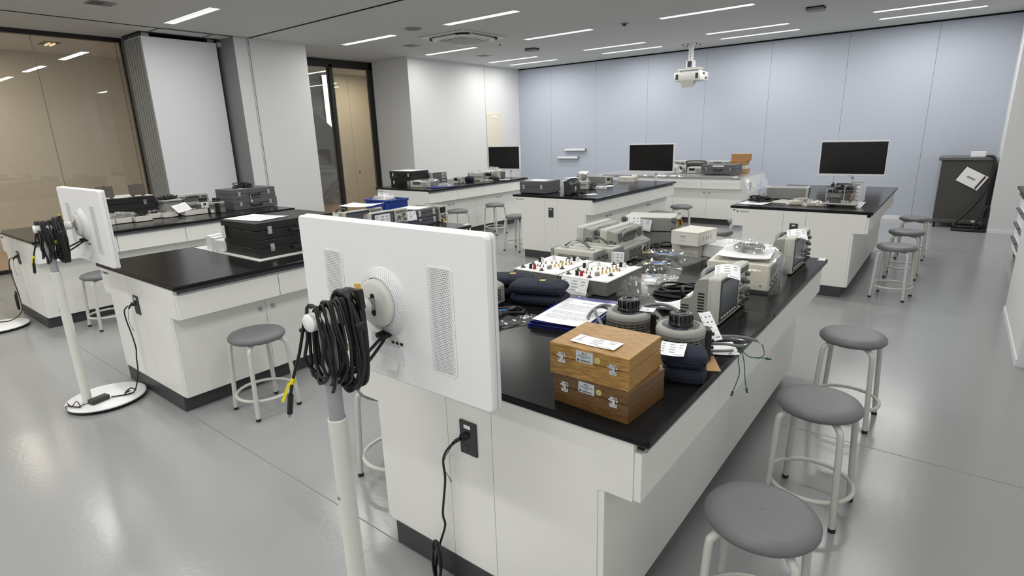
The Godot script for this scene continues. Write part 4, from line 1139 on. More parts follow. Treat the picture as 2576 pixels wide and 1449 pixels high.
func trainer(label: String, pos: Vector3) -> Node3D:
	var t := thing("circuit_trainer", label, "training board", pos, 0, "circuit training boards")
	part(t, "box", B.new().bb(-0.135, 0.002, -0.37, 0.135, 0.068, 0.0, 0.002), M.inst_dark2)
	part(t, "front_panel", B.new().bb(-0.137, 0.068, -0.372, 0.137, 0.072, 0.002, 0.0015), M.inst_light)
	part(t, "printed_panel", B.new().bb(-0.132, 0.072, -0.367, 0.132, 0.0728, -0.003, 0.0), M.paper)
	var r := RandomNumberGenerator.new()
	r.seed = 11
	var b := B.new()
	for i in 34:
		var x := r.randf_range(-0.12, 0.1)
		var z := r.randf_range(-0.35, -0.02)
		if i % 3:
			b.bb(x, 0.0728, z, x + r.randf_range(0.01, 0.035), 0.0732, z - 0.0016, 0.0)
		else:
			b.bb(x, 0.0728, z, x + 0.0016, 0.0732, z - r.randf_range(0.01, 0.04), 0.0)
	stuff(t, "printed_lines", b, mat(0.5, 0.5, 0.52, 0.7))
	for q in [[-0.055, -0.045, 0], [-0.03, -0.045, 1], [-0.105, -0.2, 0], [-0.088, -0.2, 2], [-0.06, -0.27, 2], [0.045, -0.31, 0], [0.068, -0.31, 2]]:
		part(t, "terminal_post", B.new().at(Vector3(q[0], 0.0728, q[1])).lathe([Vector2(0.0, 0.025), Vector2(0.006, 0.025), Vector2(0.008, 0.021), Vector2(0.008, 0.008), Vector2(0.0095, 0.0)], 12), [M.black, M.red, M.offwhite][q[2]])
	for q in [[-0.105, -0.045], [-0.1, -0.13], [0.02, -0.035], [-0.01, -0.34], [0.09, -0.12], [0.075, -0.36]]:
		part(t, "dial_knob", B.new().at(Vector3(q[0], 0.0728, q[1])).lathe([Vector2(0.0, 0.012), Vector2(0.006, 0.012), Vector2(0.007, 0.004), Vector2(0.014, 0.002), Vector2(0.014, 0.0)], 12), M.dark)
	b = B.new()
	for q in [[-0.07, -0.1], [-0.05, -0.1], [-0.03, -0.095], [-0.01, -0.095], [-0.06, -0.15], [-0.045, -0.17], [-0.02, -0.19], [0.0, -0.2], [0.01, -0.23], [0.03, -0.22], [0.05, -0.25], [0.02, -0.27], [0.06, -0.2], [-0.09, -0.09], [0.085, -0.22], [0.03, -0.29]]:
		b.cyl(Vector3(q[0], 0.0728, q[1]), Vector3(q[0], 0.087, q[1]), 0.0026, -1, 8)
		b.cyl(Vector3(q[0], 0.077, q[1]), Vector3(q[0], 0.081, q[1]), 0.004, -1, 8)
	stuff(t, "test_pins", b, M.brass)
	b = B.new()
	for i in 6:
		b.cyl(Vector3(0.028 + i * 0.009, 0.0728, -0.11 - i * 0.022), Vector3(0.028 + i * 0.009, 0.088, -0.11 - i * 0.022), 0.0042, -1, 8)
	stuff(t, "yellow_pins", b, M.gold)
	part(t, "slide_block", B.new().bb(0.025, 0.0728, -0.095, 0.043, 0.09, -0.075, 0.002), M.inst_mid)
	b = B.new()
	for j in 5:
		b.bb(-0.115, 0.025 + j * 0.006, 0.0, -0.06, 0.028 + j * 0.006, 0.0006, 0.0)
	stuff(t, "side_vents", b, M.hole)
	stuff(t, "corner_screws", B.new().cyl(Vector3(-0.122, 0.0728, -0.012), Vector3(-0.122, 0.074, -0.012), 0.004, -1, 8).cyl(Vector3(0.122, 0.0728, -0.012), Vector3(0.122, 0.074, -0.012), 0.004, -1, 8).cyl(Vector3(-0.122, 0.0728, -0.355), Vector3(-0.122, 0.074, -0.355), 0.004, -1, 8).cyl(Vector3(0.122, 0.0728, -0.355), Vector3(0.122, 0.074, -0.355), 0.004, -1, 8).cyl(Vector3(-0.122, 0.058, 0.0), Vector3(-0.122, 0.058, 0.002), 0.005, -1, 8).cyl(Vector3(-0.05, 0.058, 0.0), Vector3(-0.05, 0.058, 0.002), 0.005, -1, 8), M.dark)
	return t

func handle_box(label: String, pos: Vector3, yaw: float, s := Vector3(0.295, 0.108, 0.115), group := "meters with carrying handles") -> Node3D:
	# controls on +x; strap along x
	var t := thing("handled_meter", label, "meter", pos, yaw, group)
	part(t, "case", B.new().bb(-s.x / 2 + 0.022, 0.006, -s.z / 2, s.x / 2 - 0.012, s.y, s.z / 2, 0.003), M.inst_light)
	part(t, "rear_frame", B.new().bb(-s.x / 2, 0.004, -s.z / 2 - 0.001, -s.x / 2 + 0.022, s.y + 0.001, s.z / 2 + 0.001, 0.003), M.inst_mid)
	part(t, "front_panel", B.new().bb(s.x / 2 - 0.012, 0.004, -s.z / 2, s.x / 2, s.y, s.z / 2, 0.002), M.inst_mid)
	var b := B.new()
	for j in 4:
		for i in 22:
			b.bb(-s.x / 2 + 0.05 + i * 0.0095, 0.05 + j * 0.008, s.z / 2 - 0.001, -s.x / 2 + 0.057 + i * 0.0095, 0.055 + j * 0.008, s.z / 2 + 0.0006, 0.0)
	stuff(t, "vent_slots", b, M.dark)
	part(t, "carry_strap", B.new().at(Vector3(0, s.y, 0)).grid(16, 1, func(u, v): return Vector3((u - 0.5) * s.x * 0.58, 0.006 + 0.04 * sin(u * PI), (v - 0.5) * 0.022)).grid(16, 1, func(u, v): return Vector3((0.5 - u) * s.x * 0.58, 0.010 + 0.04 * sin(u * PI), (v - 0.5) * 0.022)), M.inst_dark)
	for k in [-1, 1]:
		part(t, "strap_mount", B.new().bb(k * s.x * 0.29 - 0.024, s.y, -0.012, k * s.x * 0.29 + 0.024, s.y + 0.01, 0.012, 0.003), M.inst_light)
	for q in [[0.03, 0.03], [0.0, 0.03], [-0.03, 0.03], [0.02, 0.075], [-0.025, 0.075]]:
		part(t, "control_knob", B.new().cyl(Vector3(s.x / 2, q[1], q[0]), Vector3(s.x / 2 + 0.012, q[1], q[0]), 0.008, 0.007, 12), M.inst_dark)
	stuff(t, "feet", B.new().bb(-0.12, 0, -0.04, -0.1, 0.006, 0.04, 0.0).bb(0.1, 0, -0.04, 0.12, 0.006, 0.04, 0.0), M.dark)
	return t

func signal_generator(label: String, pos: Vector3, yaw: float, s := Vector3(0.335, 0.094, 0.235), orange := true) -> Node3D:
	# connectors face +x
	var t := thing("signal_generator", label, "generator", pos, yaw, "signal generators with grey corner bumpers")
	part(t, "case", B.new().bb(-s.x / 2, 0.006, -s.z / 2, s.x / 2, s.y, s.z / 2, 0.004), M.inst_mid)
	part(t, "top_cover", B.new().bb(-s.x / 2 + 0.004, s.y - 0.001, -s.z / 2 + 0.004, s.x / 2 - 0.004, s.y + 0.0015, s.z / 2 - 0.004, 0.001), M.inst_light)
	for kx in [-1, 1]:
		for kz in [-1, 1]:
			for ky in [0, 1]:
				var y := s.y - 0.032 if ky else 0.0
				part(t, "corner_bumper", B.new().box(Vector3(kx * (s.x / 2 - 0.004), y + 0.018, kz * (s.z / 2 - 0.004)), Vector3(0.034, 0.036, 0.03), 0.008), M.inst_dark)
	part(t, "rear_panel", B.new().bb(s.x / 2, 0.012, -s.z / 2 + 0.02, s.x / 2 + 0.006, s.y - 0.006, s.z / 2 - 0.02, 0.002), M.inst)
	part(t, "panel_rim", B.new().bb(s.x / 2, s.y - 0.01, -s.z / 2 + 0.02, s.x / 2 + 0.03, s.y - 0.004, s.z / 2 - 0.02, 0.001).bb(s.x / 2, 0.012, -s.z / 2 + 0.02, s.x / 2 + 0.03, 0.018, s.z / 2 - 0.02, 0.001), M.inst)
	part(t, "power_inlet", B.new().bb(s.x / 2 + 0.005, 0.03, -s.z / 2 + 0.03, s.x / 2 + 0.008, 0.065, -s.z / 2 + 0.065, 0.001), M.hole)
	part(t, "fan_cover", B.new().cyl(Vector3(s.x / 2 + 0.004, 0.045, 0.05), Vector3(s.x / 2 + 0.009, 0.045, 0.05), 0.03, -1, 20), M.inst_light)
	for i in 3:
		part(t, "signal_jack", B.new().cyl(Vector3(s.x / 2, 0.03 + 0.018 * i, 0.0 - i * 0.012), Vector3(s.x / 2 + 0.016, 0.03 + 0.018 * i, 0.0 - i * 0.012), 0.006, -1, 10), M.gold)
	if orange:
		part(t, "orange_tag", B.new().at(Vector3(s.x / 2 + 0.018, 0.05, -0.07), 0.4, 0, 0.3).bb(-0.006, -0.03, -0.018, 0.006, 0.03, 0.018, 0.004), M.orange)
	return t

func carton(called: String, label: String, pos: Vector3, yaw: float, s: Vector3, m: Material, group := "", print_ := true) -> Node3D:
	var t := thing(called, label, "box", pos, yaw, group)
	part(t, "box", B.new().bb(-s.x / 2, 0, -s.z / 2, s.x / 2, s.y - 0.002, s.z / 2, 0.0015), m)
	part(t, "lid_flap", B.new().bb(-s.x / 2 - 0.001, s.y - 0.004, -s.z / 2 - 0.001, s.x / 2 + 0.001, s.y, s.z / 2 + 0.0015, 0.001), m)
	if print_:
		var b := B.new()
		b.bb(-0.03, s.y * 0.62, s.z / 2, 0.012, s.y * 0.68, s.z / 2 + 0.0006, 0.0).bb(-0.024, s.y * 0.5, s.z / 2, 0.004, s.y * 0.53, s.z / 2 + 0.0006, 0.0).bb(-0.036, s.y * 0.32, s.z / 2, 0.014, s.y * 0.335, s.z / 2 + 0.0006, 0.0)
		for i in 4:
			b.bb(s.x / 2, s.y * 0.35, 0.05 - i * 0.03, s.x / 2 + 0.0006, s.y * 0.6, 0.044 - i * 0.03, 0.0)
		part(t, "print", b, mat(0.5, 0.5, 0.5, 0.8))
	return t

func pouch(label: String, pos: Vector3, yaw: float, s: Vector3, badge := true) -> Node3D:
	var t := thing("navy_pouch", label, "pouch", pos, yaw, "navy cloth instrument pouches")
	var f := func(u: float, v: float, g: float) -> Vector3:
		# superellipse pillow
		var a := TAU * u
		var e := 0.42
		var p := (v - 0.5) * PI
		var cx := signf(cos(a)) * pow(absf(cos(a)), e)
		var cz := signf(sin(a)) * pow(absf(sin(a)), e)
		var cp := pow(maxf(cos(p), 0.0), 0.35)
		var sag := 1.0 + 0.05 * sin(a * 3.0 + s.x * 40.0) * cp
		return Vector3(cx * cp * s.x * 0.5 * g, s.y * 0.5 + signf(sin(p)) * pow(absf(sin(p)), 0.75) * s.y * 0.5 * sag * g, -cz * cp * s.z * 0.5 * g)
	part(t, "body", B.new().grid(36, 14, func(u, v): return f.call(u, v, 1.0), true, true), M.navy)
	var fl := B.new()
	var flap := func(u: float, v: float) -> Vector3:
		var w := s.x * (0.46 - 0.12 * pow(absf(2.0 * u - 1.0), 3.0))
		var zz := (2.0 * u - 1.0) * s.z * 0.47
		var k := v * w
		return Vector3(s.x * 0.47 - k, s.y * 1.02 - 0.35 * s.y * pow(absf(2.0 * u - 1.0), 4.0) - 0.5 * s.y * pow(1.0 - v, 6.0) + 0.003, zz)
	fl.grid(14, 10, flap).grid(14, 10, func(u, v): return flap.call(1.0 - u, v) - Vector3(0, 0.003, 0))
	part(t, "flap", fl, M.navy)
	var rim := []
	for i in 15:
		rim.append(flap.call(i / 14.0, 1.0))
	part(t, "flap_binding", B.new().tube(rim, 0.0025, 6), M.navy_trim)
	var pts := []
	for i in 36:
		pts.append(f.call(i / 36.0, 0.5, 1.006))
	part(t, "zip_seam", B.new().tube(pts, 0.0022, 6, true), M.navy_trim)
	if badge:
		part(t, "woven_badge", B.new().bb(0.0, s.y * 1.02 + 0.003, -0.012, 0.032, s.y * 1.02 + 0.0045, 0.012, 0.0005), M.gold)
	return t

func coil(label: String, pos: Vector3, yaw: float, a: float, c: float, loops: int, m: Material, r := 0.0038, seed_ := 1, h := 0.02, cat := "cable") -> Node3D:
	var t := thing("coiled_cable", label, cat, pos, yaw)
	var rg := RandomNumberGenerator.new()
	rg.seed = seed_ * 13 + 5
	var pts := []
	for k in loops:
		var ox := rg.randf_range(-0.012, 0.012)
		var oz := rg.randf_range(-0.008, 0.008)
		var f := rg.randf_range(0.78, 1.02)
		for i in 10:
			var q := TAU * i / 10.0
			pts.append(Vector3(cos(q) * a * f + ox, r + (h - r) * (0.5 + 0.5 * sin(q * 1.0 + k * 1.7)) * k / maxf(1, loops - 1) + rg.randf_range(0, r), sin(q) * c * f + oz))
	part(t, "loops", B.new().tube(spl(pts, 3), r, 7), m)
	part(t, "tie", B.new().at(Vector3(-a * 0.1, h * 0.5, c * 0.85)).cyl(Vector3(-0.006, 0, 0), Vector3(0.006, 0, 0), h * 0.55 + r * 2.0, -1, 10), m)
	part(t, "plug", B.new().at(Vector3(a * 0.5, h * 0.7 + r, -c * 0.1), 0.6).bb(-0.022, -0.009, -0.011, 0.022, 0.009, 0.011, 0.004), m)
	return t

func bag(called: String, label: String, pos: Vector3, yaw: float, w: float, d: float, h: float, m: Material, seed_: int, cat := "plastic bag") -> MeshInstance3D:
	var n := FastNoiseLite.new()
	n.seed = seed_
	n.frequency = 9.0
	n.fractal_octaves = 3
	var f := func(u: float, v: float, top: float) -> Vector3:
		var x := 2.0 * u - 1.0
		var y := 2.0 * v - 1.0
		var k := (1.0 - pow(absf(x), 3.0)) * (1.0 - pow(absf(y), 3.0))
		var q := n.get_noise_2d(u * w * 7.0, v * d * 7.0)
		var q2 := n.get_noise_2d(u * w * 3.0 + 7.0, v * d * 3.0)
		return Vector3(x * w * 0.5 * (1.0 + 0.1 * q2), 0.0012 + top * (h * k * (0.75 + 0.55 * q2) + 0.014 * absf(q) + 0.004), y * d * 0.5 * (1.0 + 0.12 * q))
	var b := B.new()
	b.grid(22, 18, func(u, v): return f.call(u, v, 1.0), false)
	b.grid(6, 6, func(u, v): return f.call(1.0 - u, v, 0.0), false)
	var o := single(called, label, cat, b, m, pos, yaw)
	return o

func gen_box(t: Node3D, s: Vector3, m: Material) -> void:
	# a plain instrument case with a screen and knobs on +z
	part(t, "case", B.new().bb(-s.x / 2, 0.006, -s.z / 2, s.x / 2, s.y, s.z / 2 - 0.008, 0.003), m)
	part(t, "front_frame", B.new().bb(-s.x / 2 - 0.002, 0.004, s.z / 2 - 0.01, s.x / 2 + 0.002, s.y + 0.001, s.z / 2, 0.002), M.inst_light)
	part(t, "display_glass", B.new().bb(-s.x * 0.38, s.y * 0.45, s.z / 2 - 0.001, s.x * 0.02, s.y * 0.85, s.z / 2 + 0.001, 0.0), M.screen)
	for i in 4:
		var b := B.new()
		knob(b, Vector3(s.x * (0.12 + 0.08 * i), s.y * (0.3 if i % 2 else 0.62), s.z / 2), minf(0.012, s.y * 0.1), 0.012)
		part(t, "control_knob", b, M.inst_dark)
	stuff(t, "feet", B.new().bb(-s.x * 0.4, 0, -s.z * 0.4, -s.x * 0.3, 0.007, s.z * 0.4, 0.0).bb(s.x * 0.3, 0, -s.z * 0.4, s.x * 0.4, 0.007, s.z * 0.4, 0.0), M.dark)

# ---------------------------------------------------------------- what stands on each bench
func wood_box(label: String, pos: Vector3, yaw: float, s: Vector3, m: Material) -> Node3D:
	var t := thing("wooden_box", label, "wooden box", pos, yaw, "hinged wooden boxes")
	var seam := s.y * 0.585
	part(t, "body", B.new().bb(-s.x / 2, 0, -s.z / 2, s.x / 2, seam - 0.0008, s.z / 2, 0.0015), m)
	part(t, "lid", B.new().bb(-s.x / 2, seam + 0.0008, -s.z / 2, s.x / 2, s.y, s.z / 2, 0.0015), m)
	for x in [-0.082, 0.076]:
		var b := B.new().at(Vector3(x, seam, s.z / 2))
		b.box(Vector3(0, 0.008, 0.0012), Vector3(0.021, 0.015, 0.0024), 0.001).box(Vector3(0, -0.009, 0.0012), Vector3(0.023, 0.013, 0.0024), 0.001)
		b.cyl(Vector3(-0.0125, 0.006, 0.0012), Vector3(-0.0125, 0.006, 0.003), 0.003, -1, 8).cyl(Vector3(0.0125, 0.006, 0.0012), Vector3(0.0125, 0.006, 0.003), 0.003, -1, 8)
		var l := part(t, "latch", b, M.chrome)
		part(l, "latch_lever", B.new().at(Vector3(x + 0.003, seam, s.z / 2)).box(Vector3(0, 0.001, 0.005), Vector3(0.009, 0.022, 0.004), 0.0018).cyl(Vector3(-0.008, -0.004, 0.004), Vector3(0.005, -0.004, 0.004), 0.003, -1, 8), M.chrome)
	var pz := s.z / 2 + 0.0008
	var pl := part(t, "name_plate", B.new().bb(-0.036, seam - 0.001, s.z / 2 - 0.001, 0.016, seam + 0.031, s.z / 2 + 0.0006, 0.0003), mat(0.8, 0.82, 0.85, 0.35, 0.3))
	put_text(pl, "plate_lettering", "AT-3", 0.0075, M.ink, Vector3(-0.011, seam + 0.0245, pz))
	put_text(pl, "plate_lettering", "SHIMADZU", 0.0062, M.ink, Vector3(-0.007, seam + 0.0045, pz))
	var b2 := B.new()
	b2.bb(-0.032, seam + 0.0015, pz - 0.0003, -0.0265, seam + 0.008, pz + 0.0002, 0.0)
	for i in 9:
		b2.bb(-0.03 + i * 0.0045, seam + 0.0165, pz - 0.0003, -0.0265 + i * 0.0045, seam + 0.0182, pz + 0.0002, 0.0)
	for i in 3:
		b2.bb(-0.018 + i * 0.0045, seam + 0.0122, pz - 0.0003, -0.0145 + i * 0.0045, seam + 0.0138, pz + 0.0002, 0.0)
	part(pl, "plate_print", b2, M.ink)
	var st_ := part(t, "round_sticker", B.new().cyl(Vector3(0.03, seam + 0.014, s.z / 2 - 0.001), Vector3(0.03, seam + 0.014, s.z / 2 + 0.0007), 0.0082, -1, 24), mat(0.85, 0.83, 0.55, 0.5))
	part(st_, "sticker_ring", B.new().at(Vector3(0.03, seam + 0.014, s.z / 2 + 0.0007), 0, PI / 2).lathe([Vector2(0.0048, 0.0003), Vector2(0.006, 0.0003)], 20).cyl(Vector3(0, 0, 0), Vector3(0, 0.0003, 0), 0.002, -1, 10), mat(0.5, 0.5, 0.25, 0.5))
	return t

func front_bench() -> void:
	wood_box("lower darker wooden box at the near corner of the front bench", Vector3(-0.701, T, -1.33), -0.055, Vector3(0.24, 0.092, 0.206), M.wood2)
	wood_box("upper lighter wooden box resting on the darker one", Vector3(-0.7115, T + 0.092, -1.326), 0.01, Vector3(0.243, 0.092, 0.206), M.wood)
	etag("printed white tag lying on the upper wooden box", Vector3(-0.716, T + 0.1865, -1.282), 0.0, -PI / 2, 0.137, 0.06, 0.002)
	pouch("upper navy pouch of the pair right of the wooden boxes", Vector3(-0.578, T + 0.049, -1.583), 0.35, Vector3(0.135, 0.05, 0.108), false)
	pouch("lower navy pouch of the pair right of the wooden boxes", Vector3(-0.576, T, -1.58), 0.3, Vector3(0.13, 0.05, 0.105), false)
	etag("printed white tag lying on the navy pouch pair", Vector3(-0.60, T + 0.107, -1.54), 0.25, -PI / 2 + 0.12, 0.075, 0.085, 0.003)
	variac("grey dial transformer behind the wooden boxes, cable coil at its left", Vector3(-0.862, T, -1.775), 0.6)
	variac("grey dial transformer nearest the bench edge, loose terminals at its right", Vector3(-0.643, T + 0.003, -1.712), 0.55)
	single("cardboard_sheet", "brown cardboard piece under the dial transformer at the bench edge", "cardboard", B.new().bb(-0.1, 0, -0.1, 0.1, 0.0028, 0.1, 0.0005), M.kraft, Vector3(-0.634, T, -1.735), 0.5)
	etag("curved white tag hanging from the dial transformer at the bench edge", Vector3(-0.578, T + 0.106, -1.805), 0.9, -0.85, 0.045, 0.11, 0.004, 0.0)
	etag("white tag on the rear dial transformer", Vector3(-0.80, T + 0.128, -1.80), 0.2, -PI / 2, 0.05, 0.05, 0.001)
	# cables of the dial transformers
	var t := thing("grey_cable", "grey cable coil left of the rear dial transformer", "cable", Vector3(-0.98, T + 0.004, -1.86))
	part(t, "loops", B.new().tube(spl([Vector3(0.08, 0.05, 0.04), Vector3(-0.03, 0.07, -0.06), Vector3(-0.10, 0.05, -0.08), Vector3(-0.1, 0.025, 0.0), Vector3(0.0, 0.01, 0.09), Vector3(0.06, 0.02, 0.1), Vector3(0.02, 0.045, 0.0), Vector3(-0.07, 0.05, -0.09), Vector3(-0.08, 0.06, -0.02), Vector3(0.0, 0.035, 0.07), Vector3(0.04, 0.02, 0.12)], 6), 0.0065, 9), M.graycable)
	part(t, "lead", B.new().tube(spl([Vector3(0.02, 0.05, -0.08), Vector3(0.12, 0.075, -0.17), Vector3(0.22, 0.06, -0.16), Vector3(0.3, 0.03, -0.1)], 6), 0.0065, 9).tube(spl([Vector3(0.02, 0.03, -0.1), Vector3(0.12, 0.05, -0.2), Vector3(0.23, 0.035, -0.2), Vector3(0.31, 0.01, -0.14)], 6), 0.0065, 9), M.graycable)
	t = thing("terminal_leads", "grey leads with ring terminals and green earth wires hanging over the bench edge", "cable", Vector3(0, 0, 0))
	var lead := B.new()
	for q in [[Vector3(-0.57, T + 0.075, -1.79), Vector3(-0.53, T + 0.05, -1.9), Vector3(-0.49, T + 0.035, -1.95), Vector3(-0.465, T + 0.02, -1.98)], [Vector3(-0.565, T + 0.05, -1.79), Vector3(-0.53, T + 0.04, -1.84), Vector3(-0.505, T + 0.03, -1.87), Vector3(-0.49, T + 0.024, -1.90)], [Vector3(-0.562, T + 0.03, -1.775), Vector3(-0.53, T + 0.022, -1.82), Vector3(-0.51, T + 0.018, -1.85)], [Vector3(-0.58, T + 0.06, -1.8), Vector3(-0.55, T + 0.05, -1.87), Vector3(-0.51, T + 0.042, -1.9)]]:
		lead.tube(spl(q, 5), 0.005, 8)
	part(t, "grey_leads", lead, M.graycable)
	var tips := [[Vector3(-0.49, T + 0.024, -1.90), Vector3(-0.482, T + 0.03, -1.905)], [Vector3(-0.465, T + 0.02, -1.98), Vector3(-0.44, T + 0.0, -1.995)], [Vector3(-0.51, T + 0.018, -1.85), Vector3(-0.515, T + 0.01, -1.835)], [Vector3(-0.51, T + 0.042, -1.9), Vector3(-0.495, T + 0.04, -1.91)]]
	for q in tips:
		var rg := part(t, "ring_terminal", B.new().tube([q[0], q[1]], 0.003, 8), M.chrome)
		var rr_ := []
		for i in 10:
			rr_.append(q[1] + Vector3(cos(TAU * i / 10), 0.3 * sin(TAU * i / 10), sin(TAU * i / 10)) * 0.0045)
		part(rg, "terminal_eye", B.new().tube(rr_, 0.0014, 6, true), M.chrome)
	for q in [[Vector3(-0.505, T + 0.03, -1.885), Vector3(-0.492, T - 0.02, -1.86), Vector3(-0.482, T - 0.06, -1.845), Vector3(-0.495, T - 0.125, -1.83)], [Vector3(-0.5, T + 0.034, -1.895), Vector3(-0.478, T - 0.03, -1.88), Vector3(-0.468, T - 0.085, -1.87), Vector3(-0.458, T - 0.115, -1.86)], [Vector3(-0.505, T + 0.028, -1.88), Vector3(-0.47, T - 0.012, -1.9), Vector3(-0.44, T - 0.018, -1.925), Vector3(-0.42, T - 0.022, -1.94)]]:
		var w := part(t, "green_wire", B.new().tube(spl(q, 6), 0.0016, 7), M.green)
		var d: Vector3 = (q[3] - q[2]).normalized()
		part(w, "green_boot", B.new().cyl(q[3] - d * 0.004, q[3] + d * 0.014, 0.0042, 0.0032, 10), M.green)
		part(w, "wire_tip", B.new().cyl(q[3] + d * 0.014, q[3] + d * 0.02, 0.0018, -1, 8), M.chrome)
	part(t, "dark_wire", B.new().tube(spl([Vector3(-0.45, T + 0.008, -1.985), Vector3(-0.437, T - 0.02, -1.97), Vector3(-0.45, T - 0.03, -1.94)], 6), 0.002, 7), M.inst_dark)
	paper("manual", "folded white leaflet under the grey leads at the bench edge", "leaflet", Vector3(-0.56, T + 0.004, -1.885), 0.5, 0.1, 0.12, M.paper, 0.004)
	# folders and paper
	for k in 2:
		var f := thing("blue_folder", ["lower blue folder of the pair under the printed sheet", "upper blue folder carrying the printed sheet"][k], "folder", Vector3(-1.178 + 0.006 * k, T + 0.0135 * k, -1.925 - 0.004 * k), 0.16 + 0.02 * k, "blue folders on the front bench")
		part(f, "back_cover", B.new().bb(-0.127, 0, -0.192, 0.127, 0.0016, 0.192, 0.0005), M.blue)
		part(f, "filling", B.new().bb(-0.120, 0.0018, -0.185, 0.122, 0.009, 0.18, 0.0), M.dark)
		part(f, "spine", B.new().cyl(Vector3(-0.124, 0.0062, -0.19), Vector3(-0.124, 0.0062, 0.19), 0.006, -1, 12), M.blue)
		part(f, "front_cover", B.new().bb(-0.127, 0.0095, -0.192, 0.127, 0.0125, 0.192, 0.0012), M.blue)
	paper("printed_sheet", "white printed sheet lying on the blue folders", "paper", Vector3(-1.165, T + 0.0285, -1.905), 0.1, 0.225, 0.335, M.doc, 0.003)
	# pouches at left
	pouch("upper front navy pouch with yellow badge, left of the blue folders", Vector3(-1.43, T + 0.049, -2.02), 0.3, Vector3(0.26, 0.05, 0.165))
	pouch("lower front navy pouch under the badged one, left of the blue folders", Vector3(-1.425, T, -2.02), 0.22, Vector3(0.26, 0.05, 0.165), false)
	pouch("upper rear navy pouch with yellow badge, behind the half hidden oscilloscope", Vector3(-1.63, T + 0.049, -2.055), 0.55, Vector3(0.235, 0.048, 0.15))
	pouch("lower rear navy pouch, behind the half hidden oscilloscope", Vector3(-1.63, T, -2.05), 0.5, Vector3(0.235, 0.05, 0.15), false)
	# bag with cable and leaflet behind the monitor's edge
	var bg := thing("leaflet_card", "blue and white leaflet card beside the black cable, right of the big monitor", "leaflet", Vector3(-1.475, T, -1.775), 0.5)
	part(bg, "card", B.new().bb(-0.055, 0.001, -0.08, 0.055, 0.0025, 0.08, 0.0), M.sky_blue)
	part(bg, "white_band", B.new().bb(-0.055, 0.0025, 0.03, 0.055, 0.003, 0.08, 0.0), M.paper)
	part(bg, "printed_figure", B.new().at(Vector3(0.01, 0.0028, -0.015), 0.5).bb(-0.008, 0, -0.03, 0.008, 0.0006, 0.03, 0.0), M.paper)
	coil("black cable coil on the front bench right of the big monitor", Vector3(-1.435, T + 0.003, -1.735), 0.9, 0.11, 0.045, 8, M.cable, 0.0042, 4, 0.035)
	bag("clear_bag", "empty clear bag lying before the black cable coil", Vector3(-1.37, T, -1.71), 0.85, 0.27, 0.1, 0.012, M.bag, 5)
	# training boards
	trainer("left circuit training board with white top", Vector3(-1.617, T, -2.245))
	trainer("right circuit training board with white top, a white tag leaning on it", Vector3(-1.336, T, -2.243))
	etag("white tag leaning on the front of the right training board", Vector3(-1.37, T + 0.036, -2.222), 0.0, -0.45, 0.152, 0.076, 0.003)
	handle_box("front meter with carrying handle behind the training boards", Vector3(-1.642, T, -2.706), 0)
	handle_box("rear meter with carrying handle behind the training boards", Vector3(-1.59, T, -2.829), 0, Vector3(0.295, 0.112, 0.115))
	etag("white tag hanging at the corner of the rear handled meter", Vector3(-1.418, T + 0.055, -2.765), 0.25, -0.2, 0.07, 0.088, 0.002)
	oscilloscope("front oscilloscope with its handled back to the room, behind the meters", Vector3(-1.60, T, -3.072), -PI / 2)
	oscilloscope("rear oscilloscope with its handled back to the room, half hidden by the front one", Vector3(-1.775, T, -3.10), -PI / 2)
	oscilloscope("oscilloscope half hidden behind the right edge of the big monitor", Vector3(-1.705, T, -1.735), -PI / 2)
	etag("white tag on top of the front back-turned oscilloscope", Vector3(-1.545, T + 0.185, -3.225), 0.5, -0.35, 0.075, 0.1, 0.004)
	signal_generator("lower signal generator of the stacked pair", Vector3(-1.585, T, -3.59), 0.22, Vector3(0.335, 0.094, 0.235), false)
	signal_generator("upper signal generator of the stacked pair, orange tag at its end", Vector3(-1.585, T + 0.096, -3.575), 0.26)
	etag("white tag hanging on the side of the upper signal generator", Vector3(-1.595, T + 0.145, -3.437), 0.3, -0.08, 0.13, 0.075, 0.002, -0.12)
	carton("white_carton", "lower white carton of the stacked pair behind the cable bags", Vector3(-1.22, T, -3.40), -0.14, Vector3(0.172, 0.081, 0.232), M.card, "white cartons on the front bench")
	carton("white_carton", "upper white carton of the stacked pair behind the cable bags", Vector3(-1.196, T + 0.081, -3.325), -0.14, Vector3(0.174, 0.081, 0.234), M.card, "white cartons on the front bench")
	# probe bags
	var probes := func(label: String, p: Vector3, yaw: float, w: float, d: float) -> void:
		var g := thing("probe_set", label, "probe", p, yaw, "bagged probe cables")
		var b := B.new()
		for k in 7:
			var z := -d * 0.36 + d * 0.72 * k / 6.0
			b.tube(spl([Vector3(-w * 0.4, 0.012, z), Vector3(-w * 0.1, 0.02 + 0.006 * (k % 3), z * 0.8), Vector3(w * 0.2, 0.014, z * 0.9), Vector3(w * 0.38, 0.01, z * 0.7)], 5), 0.006, 7)
		part(g, "probe_leads", b, M.cable)
		part(g, "data_card", B.new().at(Vector3(0.0, 0.03, 0.0), 0.15, 0.1).bb(-w * 0.35, 0, -0.012, w * 0.3, 0.001, 0.012, 0.0), M.gold)
		part(g, "blue_card", B.new().at(Vector3(w * 0.08, 0.032, -0.012), 0.2, 0.1).bb(-w * 0.2, 0, -0.01, w * 0.25, 0.001, 0.014, 0.0), M.sky_blue)
		part(g, "probe_tip", B.new().tube([Vector3(-w * 0.25, 0.022, d * 0.2), Vector3(w * 0.12, 0.024, d * 0.24)], 0.008, 8), M.black)
	probes.call("black probe leads in the upper clear bag before the white cartons", Vector3(-1.33, T, -3.13), -0.12, 0.30, 0.16)
	bag("clear_bag", "clear bag round the probe leads before the white cartons", Vector3(-1.29, T, -3.16), -0.12, 0.38, 0.27, 0.05, M.bag, 12)
